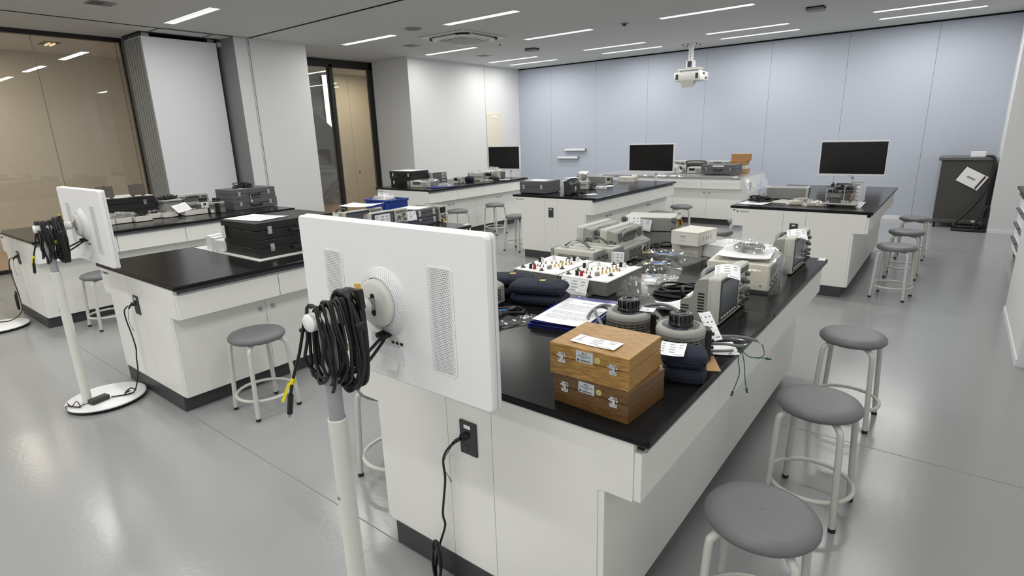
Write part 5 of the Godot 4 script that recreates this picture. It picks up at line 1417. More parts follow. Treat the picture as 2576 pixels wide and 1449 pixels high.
	probes.call("black probe leads in the clear bag right of the training board", Vector3(-1.245, T, -2.865), 0.35, 0.17, 0.11)
	bag("clear_bag", "clear bag round probe leads right of the training board", Vector3(-1.225, T, -2.86), 0.35, 0.26, 0.2, 0.05, M.bag, 15)
	bg = thing("leaflet_card", "blue and white leaflet card in a bag right of the training board", "leaflet", Vector3(-1.185, T, -2.645), 0.25)
	part(bg, "card", B.new().bb(-0.05, 0.001, -0.05, 0.05, 0.0025, 0.045, 0.0), M.paper)
	part(bg, "blue_band", B.new().bb(-0.05, 0.0025, -0.05, 0.05, 0.003, -0.015, 0.0), M.sky_blue)
	part(bg, "orange_spot", B.new().cyl(Vector3(-0.015, 0.0025, -0.012), Vector3(-0.015, 0.0034, -0.012), 0.014, -1, 14), mat(0.85, 0.5, 0.35, 0.5))
	bag("clear_bag", "flat clear bag with the blue leaflet", Vector3(-1.15, T + 0.002, -2.64), 0.3, 0.24, 0.2, 0.012, M.bag2, 18)
	bag("clear_bag", "crumpled clear bag at the near right corner of the training board", Vector3(-1.16, T, -2.42), 0.5, 0.15, 0.24, 0.06, M.bag, 21)
	bag("clear_bag", "small crumpled clear bag behind the blue folders", Vector3(-1.37, T, -2.19), 0.1, 0.2, 0.07, 0.02, M.bag, 24)
	coil("black cable lying before the stacked signal generators", Vector3(-1.40, T, -3.36), 0.2, 0.12, 0.06, 6, M.cable, 0.0045, 6, 0.05)
	coil("black cable coil left of the near right-hand oscilloscope", Vector3(-0.925, T, -2.47), 0.5, 0.13, 0.07, 7, M.cable, 0.0052, 9, 0.045)
	paper("crumpled_leaflet", "white leaflet lying left of the near right-hand oscilloscope", "leaflet", Vector3(-0.885, T + 0.012, -2.245), 0.7, 0.12, 0.13, M.doc2, 0.01)
	# right-hand oscilloscopes and the bagged generator
	oscilloscope("near right-hand oscilloscope, screen facing the aisle, white tag on top", Vector3(-0.642, T, -2.282), PI / 2)
	oscilloscope("far right-hand oscilloscope, screen facing the aisle, beyond the bagged instrument", Vector3(-0.592, T, -3.275), PI / 2)
	etag("white tag bent over the top of the near right-hand oscilloscope", Vector3(-0.655, T + 0.2, -2.215), 0.3, -1.25, 0.095, 0.1, -0.012)
	etag("white tag bent over the top of the far right-hand oscilloscope", Vector3(-0.605, T + 0.2, -3.2), 0.3, -1.25, 0.095, 0.1, -0.012)
	t = thing("bench_instrument", "beige wide bench instrument wrapped in clear plastic at the bench edge", "instrument", Vector3(-0.745, T, -2.845), PI / 2 + 0.09)
	part(t, "case", B.new().bb(-0.178, 0.012, -0.155, 0.178, 0.133, 0.12, 0.002), mat(0.83, 0.81, 0.755, 0.5))
	part(t, "front_panel", B.new().bb(-0.178, 0.012, 0.118, 0.178, 0.133, 0.126, 0.002), M.inst_light)
	part(t, "display_glass", B.new().bb(-0.158, 0.07, 0.126, 0.13, 0.12, 0.128, 0.0), M.dark)
	part(t, "lower_panel", B.new().bb(-0.165, 0.028, 0.126, 0.16, 0.064, 0.127, 0.0), M.inst_mid)
	for i in 9:
		var kb := B.new()
		knob(kb, Vector3(-0.14 + i * 0.034, 0.038 + 0.012 * (i % 2), 0.126), 0.0075, 0.016)
		part(t, "control_knob", kb, M.dark)
	for q in [[-0.11, 0.1], [-0.1, 0.035], [0.09, 0.035]]:
		part(t, "case_screw", B.new().cyl(Vector3(-0.178, q[1], q[0] + 0.16 if q[0] < -0.105 else q[0]), Vector3(-0.181, q[1], q[0] + 0.16 if q[0] < -0.105 else q[0]), 0.005, 0.004, 10), M.chrome)
	stuff(t, "feet", B.new().bb(-0.16, 0, -0.14, -0.12, 0.012, -0.1, 0.001).bb(0.12, 0, -0.14, 0.16, 0.012, -0.1, 0.001).bb(-0.16, 0, 0.07, -0.12, 0.012, 0.11, 0.001).bb(0.12, 0, 0.07, 0.16, 0.012, 0.11, 0.001), M.black)
	part(t, "rear_knobs", B.new().cyl(Vector3(-0.12, 0.05, -0.155), Vector3(-0.12, 0.05, -0.175), 0.015, -1, 12).cyl(Vector3(-0.12, 0.1, -0.155), Vector3(-0.12, 0.1, -0.175), 0.015, -1, 12), M.dark)
	film_wrap("clear_wrap", "clear plastic wrap round the beige bench instrument", Vector3(-0.745, T, -2.845), PI / 2 + 0.09, Vector3(0.385, 0.142, 0.32), 31)
	for k in 2:
		paper("manual", ["lower white booklet on the wrapped instrument", "upper white booklet on the wrapped instrument"][k], "booklet", Vector3(-0.76 + 0.005 * k, T + 0.150 + 0.004 * k, -2.85), 0.1 + 0.05 * k, 0.235, 0.3, M.paper, 0.006)
	coil("grey cable in a clear bag on the white booklets", Vector3(-0.745, T + 0.162, -2.87), -0.4, 0.075, 0.045, 6, M.inst_mid, 0.004, 14, 0.03)
	bag("clear_bag", "clear bag with the grey cable on the white booklets", Vector3(-0.75, T + 0.161, -2.86), -0.3, 0.24, 0.17, 0.05, M.bag, 34)
	carton("white_carton", "flat white carton behind the wrapped instrument", Vector3(-0.955, T, -3.40), -0.32, Vector3(0.31, 0.078, 0.24), M.paper, "white cartons on the front bench", false)
	bag("clear_bag", "clear plastic film on the flat white carton", Vector3(-0.985, T + 0.079, -3.33), -0.32, 0.26, 0.13, 0.02, M.bag, 37)

func film_wrap(called: String, label: String, pos: Vector3, yaw: float, s: Vector3, seed_: int) -> void:
	# loose film over a box
	var n := FastNoiseLite.new()
	n.seed = seed_
	n.frequency = 7.0
	var f := func(u: float, v: float) -> Vector3:
		var a := TAU * u
		var p := v * PI * 0.5
		var cx := signf(cos(a)) * pow(absf(cos(a)), 0.3)
		var cz := signf(sin(a)) * pow(absf(sin(a)), 0.3)
		var k := pow(cos(p), 0.25) if v < 1.0 else 0.0
		var y := pow(sin(p), 0.35)
		var q := n.get_noise_3d(cx * s.x * 4.0, y * s.y * 4.0, cz * s.z * 4.0)
		var low := 1.0 + 0.10 * (1.0 - y) * (0.5 + q)
		return Vector3(cx * k * s.x * 0.5 * low, y * s.y + 0.006 * q * y + 0.001, -cz * k * s.z * 0.5 * low)
	single(called, label, "plastic wrap", B.new().grid(44, 12, f, false, true), M.bag, pos, yaw)

func left_bench() -> void:
	# the bench with black cases
	single("white_mat", "thin white sheet under the black cases", "sheet", B.new().bb(-0.47, 0.0, -0.34, 0.47, 0.003, 0.34, 0.0005), M.offwhite, Vector3(-3.95, T, -2.13), 0.0)
	hard_case("black_case", "lower black hard case right behind the left monitor", Vector3(-3.77, T + 0.003, -2.13), PI / 2, Vector3(0.6, 0.116, 0.456), M.blackcase, "black hard cases")
	var c := hard_case("black_case", "upper black hard case behind the left monitor, papers on it", Vector3(-3.778, T + 0.12, -2.125), PI / 2 + 0.02, Vector3(0.6, 0.116, 0.456), M.blackcase, "black hard cases")
	paper("printed_sheet", "white printed sheets on the upper black case", "paper", Vector3(-3.82, T + 0.2395, -1.99), 0.2, 0.36, 0.25, M.doc2, 0.002)
	etag("white tag hanging on the front corner of the upper black case", Vector3(-3.95, T + 0.155, -1.808), 0.0, -0.06, 0.055, 0.085, 0.001, 0.15)
	for q in [[-4.23, -1.87, 0.3, "left small white box beside the black cases"], [-4.12, -1.855, 0.2, "right small white box beside the black cases"]]:
		var b := carton("small_box", q[3], Vector3(q[0], T + 0.003, q[1]), q[2], Vector3(0.05, 0.1, 0.12), M.paper, "small white boxes by the black cases", false)
		part(b, "red_print", B.new().bb(0.0252, 0.03, -0.02, 0.0258, 0.055, 0.02, 0.0), M.red)
	single("white_adapter", "rounded white adapter block against the black cases", "adapter", B.new().at(Vector3(0, 0.045, 0)).slab(Vector3.ZERO, 0.1, 0.09, 0.07, 0.03, 0.006), M.white, Vector3(-4.04, T + 0.003, -1.84), 0.2)
	oscilloscope("oscilloscope with white tag on its screen, seen over the big monitor", Vector3(-3.50, T, -2.91), PI / 2)
	oscilloscope("oscilloscope behind the tagged one, only its light top edge showing", Vector3(-3.75, T, -2.86), PI / 2)
	etag("white tag covering the screen of the oscilloscope seen over the big monitor", Vector3(-3.492, T + 0.115, -2.83), PI / 2, 0.0, 0.15, 0.12, 0.001)
	paper("printed_sheet", "white papers lying on the instruments left of the blue crate", "paper", Vector3(-3.90, T + 0.212, -2.96), 0.4, 0.3, 0.24, M.paper, 0.01)
	hard_case("grey_case", "lower grey case of the pair seen over the big monitor", Vector3(-3.77, T, -3.425), PI / 2, Vector3(0.25, 0.07, 0.3), M.graycase, "grey hard cases", 1, false)
	hard_case("grey_case", "upper grey case of the pair seen over the big monitor", Vector3(-3.765, T + 0.071, -3.42), PI / 2, Vector3(0.25, 0.07, 0.3), M.graycase, "grey hard cases", 1, false)
	paper("printed_sheet", "white sheet on the upper grey case seen over the big monitor", "paper", Vector3(-3.77, T + 0.1425, -3.42), 0.2, 0.24, 0.2, M.paper, 0.002)
	pouch("navy pouch lying before the grey cases seen over the big monitor", Vector3(-3.58, T, -3.24), 0.2, Vector3(0.16, 0.05, 0.11), false)
	etag("white tag standing between the tagged oscilloscope and the grey cases", Vector3(-3.6, T + 0.105, -3.22), PI / 2 - 0.3, -0.35, 0.1, 0.08, 0.003)
	var t := thing("power_supply", "slim grey power supply with red and yellow terminals at the bench end", "power supply", Vector3(-3.71, T, -3.605), PI / 2)
	part(t, "case", B.new().bb(-0.04, 0.006, -0.2, 0.04, 0.145, 0.1, 0.003), M.inst)
	part(t, "front_panel", B.new().bb(-0.041, 0.005, 0.1, 0.041, 0.146, 0.108, 0.002), M.inst_light)
	part(t, "display_glass", B.new().bb(-0.033, 0.085, 0.108, 0.033, 0.135, 0.11, 0.0), M.screen)
	for q in [[-0.02, 0.062], [0.02, 0.065], [0.0, 0.045], [0.022, 0.042]]:
		var b := B.new()
		knob(b, Vector3(q[0], q[1], 0.108), 0.009, 0.014)
		part(t, "control_knob", b, M.inst_dark)
	for q in [[-0.02, 0], [0.0, 1], [0.022, 2]]:
		part(t, "output_terminal", B.new().cyl(Vector3(q[0], 0.02, 0.108), Vector3(q[0], 0.02, 0.122), 0.007, -1, 10), [M.black, M.yellow, M.red][q[1]])
	stuff(t, "feet", B.new().bb(-0.035, 0, -0.18, 0.035, 0.006, -0.15, 0.0).bb(-0.035, 0, 0.06, 0.035, 0.006, 0.09, 0.0), M.black)
	t = thing("blue_crate", "blue plastic crate with bagged things inside", "crate", Vector3(-4.19, T, -3.46))
	for q in [[-0.165, 0.0, 0.105, 0.165, 0.2, 0.115], [-0.165, 0.0, -0.115, 0.165, 0.2, -0.105], [-0.165, 0.0, -0.105, -0.155, 0.2, 0.105], [0.155, 0.0, -0.105, 0.165, 0.2, 0.105]]:
		part(t, "side", B.new().bb(q[0], q[1], q[2], q[3], q[4], q[5], 0.002), M.crate)
	part(t, "bottom", B.new().bb(-0.155, 0.0, -0.105, 0.155, 0.008, 0.105, 0.0), M.crate)
	part(t, "rim", B.new().bb(-0.175, 0.185, 0.105, 0.175, 0.203, 0.125, 0.003).bb(-0.175, 0.185, -0.125, 0.175, 0.203, -0.105, 0.003).bb(-0.175, 0.185, -0.12, -0.155, 0.203, 0.12, 0.003).bb(0.155, 0.185, -0.12, 0.175, 0.203, 0.12, 0.003), M.crate)
	for x in [-0.1, 0.0, 0.1]:
		part(t, "rib", B.new().bb(x - 0.006, 0.0, 0.115, x + 0.006, 0.19, 0.122, 0.001), M.crate)
	bag("clear_bag", "clear bag bulging out of the blue crate", Vector3(-4.22, T + 0.15, -3.46), 0.1, 0.24, 0.2, 0.1, M.bag2, 41)
	single("white_insert", "white package inside the blue crate", "package", B.new().at(Vector3(0, 0.0, 0), 0.2, 0, 0.25).bb(-0.1, 0.0, -0.07, 0.1, 0.03, 0.07, 0.004), M.paper, Vector3(-4.24, T + 0.17, -3.45), 0.1)
	# low grey instruments far left on the same bench
	t = handle_box("low grey meter with handle left of the oscilloscopes, behind the black cases", Vector3(-4.18, T, -2.62), 0.1, Vector3(0.3, 0.13, 0.2))
	t = handle_box("second low grey meter with handle, towards the blue crate", Vector3(-4.05, T, -2.86), 0.1, Vector3(0.3, 0.14, 0.18))

func glass_bench() -> void:
	hard_case("black_case", "lower black case on the leftmost bench", Vector3(-6.86, T, -2.12), PI / 2, Vector3(0.62, 0.11, 0.36), M.blackcase, "black hard cases", 1, false)
	hard_case("black_case", "upper black case on the leftmost bench, brown lids standing open on it", Vector3(-6.86, T + 0.111, -2.10), PI / 2, Vector3(0.62, 0.125, 0.36), M.blackcase, "black hard cases", 1, false)
	single("white_board", "white panel lying on the upper black case of the leftmost bench", "panel", B.new().bb(-0.17, 0, -0.3, 0.17, 0.008, 0.3, 0.001), M.offwhite, Vector3(-6.86, T + 0.237, -2.1))
	for q in [[-1.965, "left brown open lid standing on the black case"], [-2.25, "right brown open lid standing on the black case"]]:
		var t := thing("open_lid", q[1], "lid", Vector3(-6.66, T + 0.245, q[0]), 0, "brown open lids")
		part(t, "plate", B.new().at(Vector3(0, 0.062, 0), 0, 0, 0.18).bb(-0.004, -0.05, -0.073, 0.004, 0.06, 0.073, 0.001), M.brown_lid)
		part(t, "catch", B.new().at(Vector3(0, 0.062, 0), 0, 0, 0.18).bb(-0.004, 0.06, -0.012, 0.004, 0.066, 0.012, 0.001), M.brown_lid)
		for z in [-0.045, 0.045]:
			part(t, "hinge", B.new().bb(-0.006, 0.0, z - 0.012, 0.016, 0.016, z + 0.012, 0.001), M.brown_lid)
	var boxes := [[-6.585, -1.885, 0.13, "first white card tray from the left on the leftmost bench"], [-6.60, -2.035, 0.14, "second white card tray, under the crumpled bag"], [-6.56, -2.2, 0.15, "third white card tray, with a bent flap"], [-6.69, -2.355, 0.11, "card tray set back behind the gap"], [-6.63, -2.485, 0.14, "fourth white card tray in the front row"], [-6.575, -2.725, 0.24, "longest white card tray, next to the dial transformer"]]
	for q in boxes:
		var t := thing("card_tray", q[3], "tray", Vector3(q[0], T, q[1]), 0, "white card trays")
		part(t, "tray", B.new().bb(-0.08, 0, -q[2] / 2, 0.08, 0.006, q[2] / 2, 0.0).bb(0.076, 0, -q[2] / 2, 0.08, 0.058, q[2] / 2, 0.0).bb(-0.08, 0, -q[2] / 2, -0.076, 0.058, q[2] / 2, 0.0).bb(-0.078, 0, -q[2] / 2, 0.078, 0.058, -q[2] / 2 + 0.003, 0.0).bb(-0.078, 0, q[2] / 2 - 0.003, 0.078, 0.058, q[2] / 2, 0.0), M.card)
		part(t, "red_filling", B.new().bb(-0.074, 0.006, -q[2] / 2 + 0.004, 0.074, 0.05, q[2] / 2 - 0.004, 0.004), mat(0.36, 0.2, 0.17, 0.6))
	bag("clear_bag", "crumpled clear bag lying over the left card trays", Vector3(-6.6, T + 0.058, -2.02), PI / 2, 0.34, 0.15, 0.05, M.bag2, 51)
	bag("clear_bag", "small clear bag behind the front card trays", Vector3(-6.72, T + 0.06, -2.43), PI / 2, 0.2, 0.1, 0.05, M.bag2, 53)
	coil("black leads lying in the third card tray", Vector3(-6.58, T + 0.055, -2.2), PI / 2, 0.06, 0.05, 4, M.cable, 0.0035, 17, 0.02)
	paper("folded_sheet", "white sheet leaning on the longest card tray", "paper", Vector3(-6.55, T + 0.09, -2.60), PI / 2, 0.16, 0.12, M.doc2, 0.006, -0.9, 0.25)
	var g := signal_generator("signal generator with yellow tag on the leftmost bench", Vector3(-6.83, T, -2.56), 0.05, Vector3(0.33, 0.17, 0.23))
	coil("black cable on the signal generator of the leftmost bench", Vector3(-6.78, T + 0.172, -2.54), PI / 2, 0.13, 0.05, 6, M.cable, 0.0045, 18, 0.04)
	oscilloscope("oscilloscope with carrying handle on the leftmost bench, back to the room", Vector3(-7.02, T, -2.88), -PI / 2 + 0.1)
	variac("dial transformer with black scale on the leftmost bench", Vector3(-6.47, T, -2.94), -0.4)
	variac("second dial transformer behind the first on the leftmost bench", Vector3(-6.63, T, -2.87), -0.4)
	etag("white tag on the rear dial transformer of the leftmost bench", Vector3(-6.535, T + 0.09, -2.845), PI / 2 - 0.3, -0.2, 0.08, 0.06)
	hard_case("grey_case", "lower grey hard case on the leftmost bench", Vector3(-6.64, T, -3.385), PI / 2, Vector3(0.53, 0.115, 0.38), M.graycase, "grey hard cases")
	hard_case("grey_case", "upper grey hard case on the leftmost bench, black cable on it", Vector3(-6.66, T + 0.116, -3.385), PI / 2 + 0.02, Vector3(0.53, 0.113, 0.38), M.graycase, "grey hard cases")
	etag("white sheet under the cable on the upper grey case", Vector3(-6.6, T + 0.2305, -3.28), 0.3, -PI / 2, 0.16, 0.11, 0.001)
	coil("black cable coil on the upper grey case", Vector3(-6.62, T + 0.231, -3.34), PI / 2, 0.12, 0.05, 7, M.cable, 0.0052, 19, 0.06)
	t_string()

func t_string() -> void:
	single("case_string", "thin white string with tag hanging on the lower grey case", "string", B.new().tube(spl([Vector3(-6.435, T + 0.17, -3.32), Vector3(-6.43, T + 0.1, -3.32), Vector3(-6.43, T + 0.06, -3.33)], 4), 0.0015, 5).box(Vector3(-6.428, T + 0.09, -3.325), Vector3(0.004, 0.03, 0.02), 0.001), M.offwhite)

func mid_bench() -> void:
	hard_case("grey_case", "dark grey case under a white sheet at the corner of the far middle bench", Vector3(-4.265, T + 0.008, -6.085), 0.04, Vector3(0.40, 0.15, 0.36), M.graycase, "", 1, false)
	single("case_feet", "small black blocks under the dark grey case of the far middle bench", "block", B.new().bb(-0.19, 0, -0.16, -0.16, 0.008, 0.16, 0.0).bb(0.16, 0, -0.16, 0.19, 0.008, 0.16, 0.0), M.black, Vector3(-4.265, T, -6.085))
	paper("printed_sheet", "white sheet on the dark grey case of the far middle bench", "paper", Vector3(-4.28, T + 0.1595, -6.12), 0.0, 0.3, 0.21, M.paper, 0.002)
	var o := thing("flat_oscilloscope", "black backed oscilloscope standing on the far middle bench", "oscilloscope", Vector3(-3.83, T, -6.06), -PI / 2 + 0.15)
	part(o, "bezel", B.new().slab(Vector3(0, 0.093, -0.01), 0.33, 0.172, 0.03, 0.012, 0.004), M.inst_light)
	part(o, "housing", B.new().at(Vector3.ZERO, -PI / 2).prism(PackedVector2Array([Vector2(-0.024, 0.008), Vector2(-0.1, 0.008), Vector2(-0.115, 0.03), Vector2(-0.11, 0.13), Vector2(-0.085, 0.168), Vector2(-0.024, 0.174)]), -0.155, 0.155), mat(0.17, 0.17, 0.18, 0.45))
	part(o, "carry_handle", B.new().tube(spl([Vector3(-0.12, 0.15, -0.06), Vector3(-0.11, 0.185, -0.07), Vector3(0.11, 0.185, -0.07), Vector3(0.12, 0.15, -0.06)], 5), 0.009, 8), M.black)
	part(o, "rating_plate", B.new().bb(-0.02, 0.06, -0.1155, 0.02, 0.095, -0.112, 0.0).bb(-0.012, 0.04, -0.1165, 0.016, 0.052, -0.112, 0.0), M.offwhite)
	part(o, "foot", B.new().bb(-0.14, 0, -0.1, -0.11, 0.01, -0.02, 0.002).bb(0.11, 0, -0.1, 0.14, 0.01, -0.02, 0.002), M.black)
	paper("printed_sheet", "white sheet on top of the black backed oscilloscope", "paper", Vector3(-3.77, T + 0.2, -6.1), -0.2, 0.12, 0.2, M.paper, 0.004)
	oscilloscope("grey oscilloscope at the rear left of the far middle bench", Vector3(-4.24, T, -7.0), -PI / 2 + 0.55)
	etag("white tag on the grey oscilloscope of the far middle bench", Vector3(-4.15, T + 0.195, -7.0), 0.2, -1.2, 0.12, 0.1)
	handle_box("grey meter behind the black backed oscilloscope", Vector3(-4.0, T, -6.62), 0.4, Vector3(0.3, 0.11, 0.12))
	var g := thing("bench_instrument", "long grey instrument across the middle of the far middle bench", "instrument", Vector3(-4.17, T, -7.48), PI / 2)
	gen_box(g, Vector3(0.23, 0.112, 0.36), M.inst_mid)
	coil("grey cable lying before the long grey instrument", Vector3(-3.98, T + 0.003, -7.17), 0.3, 0.12, 0.05, 4, M.graycable, 0.005, 27, 0.02)
	coil("black cable behind the black backed oscilloscope", Vector3(-3.90, T, -6.72), 0.2, 0.1, 0.07, 6, M.cable, 0.006, 28, 0.07)
	coil("small black cable beside the black backed oscilloscope", Vector3(-3.62, T + 0.002, -6.05), 0.9, 0.07, 0.05, 5, M.cable, 0.005, 29, 0.04)
	paper("printed_sheet", "white sheet under the small black cable on the far middle bench", "paper", Vector3(-3.56, T + 0.0015, -6.10), 0.9, 0.24, 0.13, M.paper, 0.001)
	paper("printed_sheet", "white sheet before the long grey instrument on the far middle bench", "paper", Vector3(-3.95, T + 0.0015, -7.16), 0.3, 0.34, 0.2, M.paper, 0.001)
	bag("clear_bag", "clear bag lying right of the black cable on the far middle bench", Vector3(-3.8, T + 0.003, -6.78), 0.4, 0.24, 0.18, 0.02, M.bag2, 61)
	carton("white_carton", "white carton near the far end of the far middle bench", Vector3(-3.935, T, -7.965), 0.1, Vector3(0.24, 0.072, 0.23), M.card)

func right_bench() -> void:
	var g := thing("bench_instrument", "grey instrument with plain side, left part of the far right bench", "instrument", Vector3(-1.385, T, -6.58), 0.12)
	part(g, "case", B.new().bb(-0.19, 0.004, -0.13, 0.19, 0.118, 0.12, 0.003), M.inst_mid)
	part(g, "left_frame", B.new().bb(-0.20, 0.002, -0.132, -0.185, 0.121, 0.123, 0.002), M.inst_light)
	part(g, "right_frame", B.new().bb(0.185, 0.002, -0.132, 0.205, 0.122, 0.123, 0.002), M.inst_light)
	for i in 4:
		part(g, "side_knob", B.new().cyl(Vector3(0.205, 0.03 + i * 0.022, 0.06 - i * 0.03), Vector3(0.218, 0.03 + i * 0.022, 0.06 - i * 0.03), 0.009, -1, 10), M.dark)
	stuff(g, "feet", B.new().bb(-0.17, 0, -0.1, -0.14, 0.005, 0.1, 0.0).bb(0.14, 0, -0.1, 0.17, 0.005, 0.1, 0.0), M.black)
	paper("manual", "white booklet under the black cable on the far right bench", "booklet", Vector3(-1.56, T + 0.002, -6.05), -0.15, 0.25, 0.3, M.paper, 0.001)
	coil("black cable lying on the white booklet of the far right bench", Vector3(-1.545, T + 0.005, -6.13), 0.4, 0.11, 0.045, 8, M.cable, 0.0065, 33, 0.06)
	single("grey_tray", "flat grey board behind the white booklet on the far right bench", "board", B.new().bb(-0.1, 0, -0.15, 0.1, 0.006, 0.15, 0.001), M.inst_light, Vector3(-1.33, T, -6.25), -0.2)
	var bags := [[-1.19, -6.06, 0.17, 0.13, 0.05, 71, "left rounded bag of parts on the far right bench"], [-1.19, -6.36, 0.16, 0.12, 0.03, 72, "bag lying behind the two front bags"], [-1.02, -6.03, 0.2, 0.14, 0.05, 73, "right crumpled bag beside the circuit chassis"]]
	for q in bags:
		bag("clear_bag", q[6], Vector3(q[0], T + 0.001, q[1]), 0.3, q[2], q[3], q[4], M.bag2, q[5])
		single("bagged_parts", "beige parts inside the " + q[6], "parts", B.new().at(Vector3(0, 0.016, 0)).slab(Vector3.ZERO, q[2] * 0.6, 0.03, q[3] * 0.55, 0.012, 0.004), mat(0.62, 0.58, 0.5, 0.6), Vector3(q[0], T, q[1]), 0.3)
	# exposed chassis with a clear cover
	var t := thing("circuit_chassis", "exposed electronic chassis with wiring on a white base plate", "chassis", Vector3(-0.80, T, -6.15), -0.1)
	part(t, "base_plate", B.new().bb(-0.14, 0.02, -0.14, 0.14, 0.032, 0.13, 0.002), M.inst_light)
	part(t, "foot", B.new().bb(-0.125, 0.0, -0.12, -0.09, 0.02, 0.12, 0.0).bb(0.09, 0.0, -0.12, 0.125, 0.02, 0.12, 0.0), M.black)
	for q in [Vector2(-0.12, 0.11), Vector2(0.03, 0.11), Vector2(0.12, -0.1), Vector2(-0.12, -0.1)]:
		part(t, "post", B.new().cyl(Vector3(q.x, 0.032, q.y), Vector3(q.x, 0.19, q.y), 0.005, -1, 8), M.chrome)
	part(t, "circuit_board", B.new().bb(-0.13, 0.128, -0.11, 0.035, 0.133, 0.12, 0.0), mat(0.3, 0.27, 0.22, 0.5))
	part(t, "circuit_board", B.new().bb(-0.13, 0.18, -0.11, 0.035, 0.185, 0.12, 0.0), mat(0.2, 0.2, 0.19, 0.5))
	part(t, "transformer_block", B.new().bb(-0.1, 0.034, 0.02, -0.01, 0.075, 0.09, 0.004), M.inst_dark)
	part(t, "steel_plate", B.new().bb(-0.11, 0.085, 0.1, 0.0, 0.12, 0.106, 0.001), M.inst_mid)
	var r := RandomNumberGenerator.new()
	r.seed = 5
	for i in 14:
		var x := r.randf_range(-0.12, 0.03)
		var z := r.randf_range(-0.08, 0.1)
		var y: float = [0.133, 0.185][i % 2]
		if i % 3:
			part(t, "component", B.new().bb(x - 0.012, y, z - 0.012, x + 0.012, y + r.randf_range(0.01, 0.026), z + 0.012, 0.002), [M.dark, M.black, M.inst_mid][i % 3])
		else:
			part(t, "capacitor", B.new().cyl(Vector3(x, y, z), Vector3(x, y + 0.028, z), 0.009, -1, 12), M.inst_dark)
	var wires := B.new()
	for i in 12:
		var a := Vector3(r.randf_range(0.03, 0.09), 0.04, r.randf_range(0.02, 0.12))
		wires.tube(spl([a, a + Vector3(r.randf_range(-0.03, 0.03), 0.06, 0.01), a + Vector3(r.randf_range(-0.06, 0.02), 0.11, -0.02), Vector3(r.randf_range(-0.02, 0.03), 0.135, 0.08)], 4), 0.0022, 5)
	stuff(t, "wiring", wires, mat(0.45, 0.36, 0.28, 0.6))
	part(t, "blue_part", B.new().bb(0.04, 0.12, -0.02, 0.075, 0.18, 0.03, 0.004), mat(0.12, 0.15, 0.28, 0.4))
	for i in 4:
		part(t, "white_relay", B.new().bb(0.085, 0.055 + i * 0.033, -0.1, 0.125, 0.08 + i * 0.033, -0.06, 0.003), M.white)
	part(t, "clear_cover", B.new().bb(0.03, 0.034, -0.135, 0.15, 0.215, -0.13, 0.001).bb(0.146, 0.034, -0.13, 0.15, 0.215, 0.1, 0.001).bb(0.03, 0.211, -0.13, 0.15, 0.215, 0.02, 0.001), M.sheet)
	etag("white tag hanging off the right of the circuit chassis", Vector3(-0.645, T + 0.02, -6.07), -0.4, -1.0, 0.05, 0.1, 0.006)
	single("dark_book", "dark flat case lying near the far end of the far right bench", "case", B.new().bb(-0.14, 0, -0.12, 0.14, 0.05, 0.12, 0.004), M.dark, Vector3(-0.98, T, -7.92), 0.1)

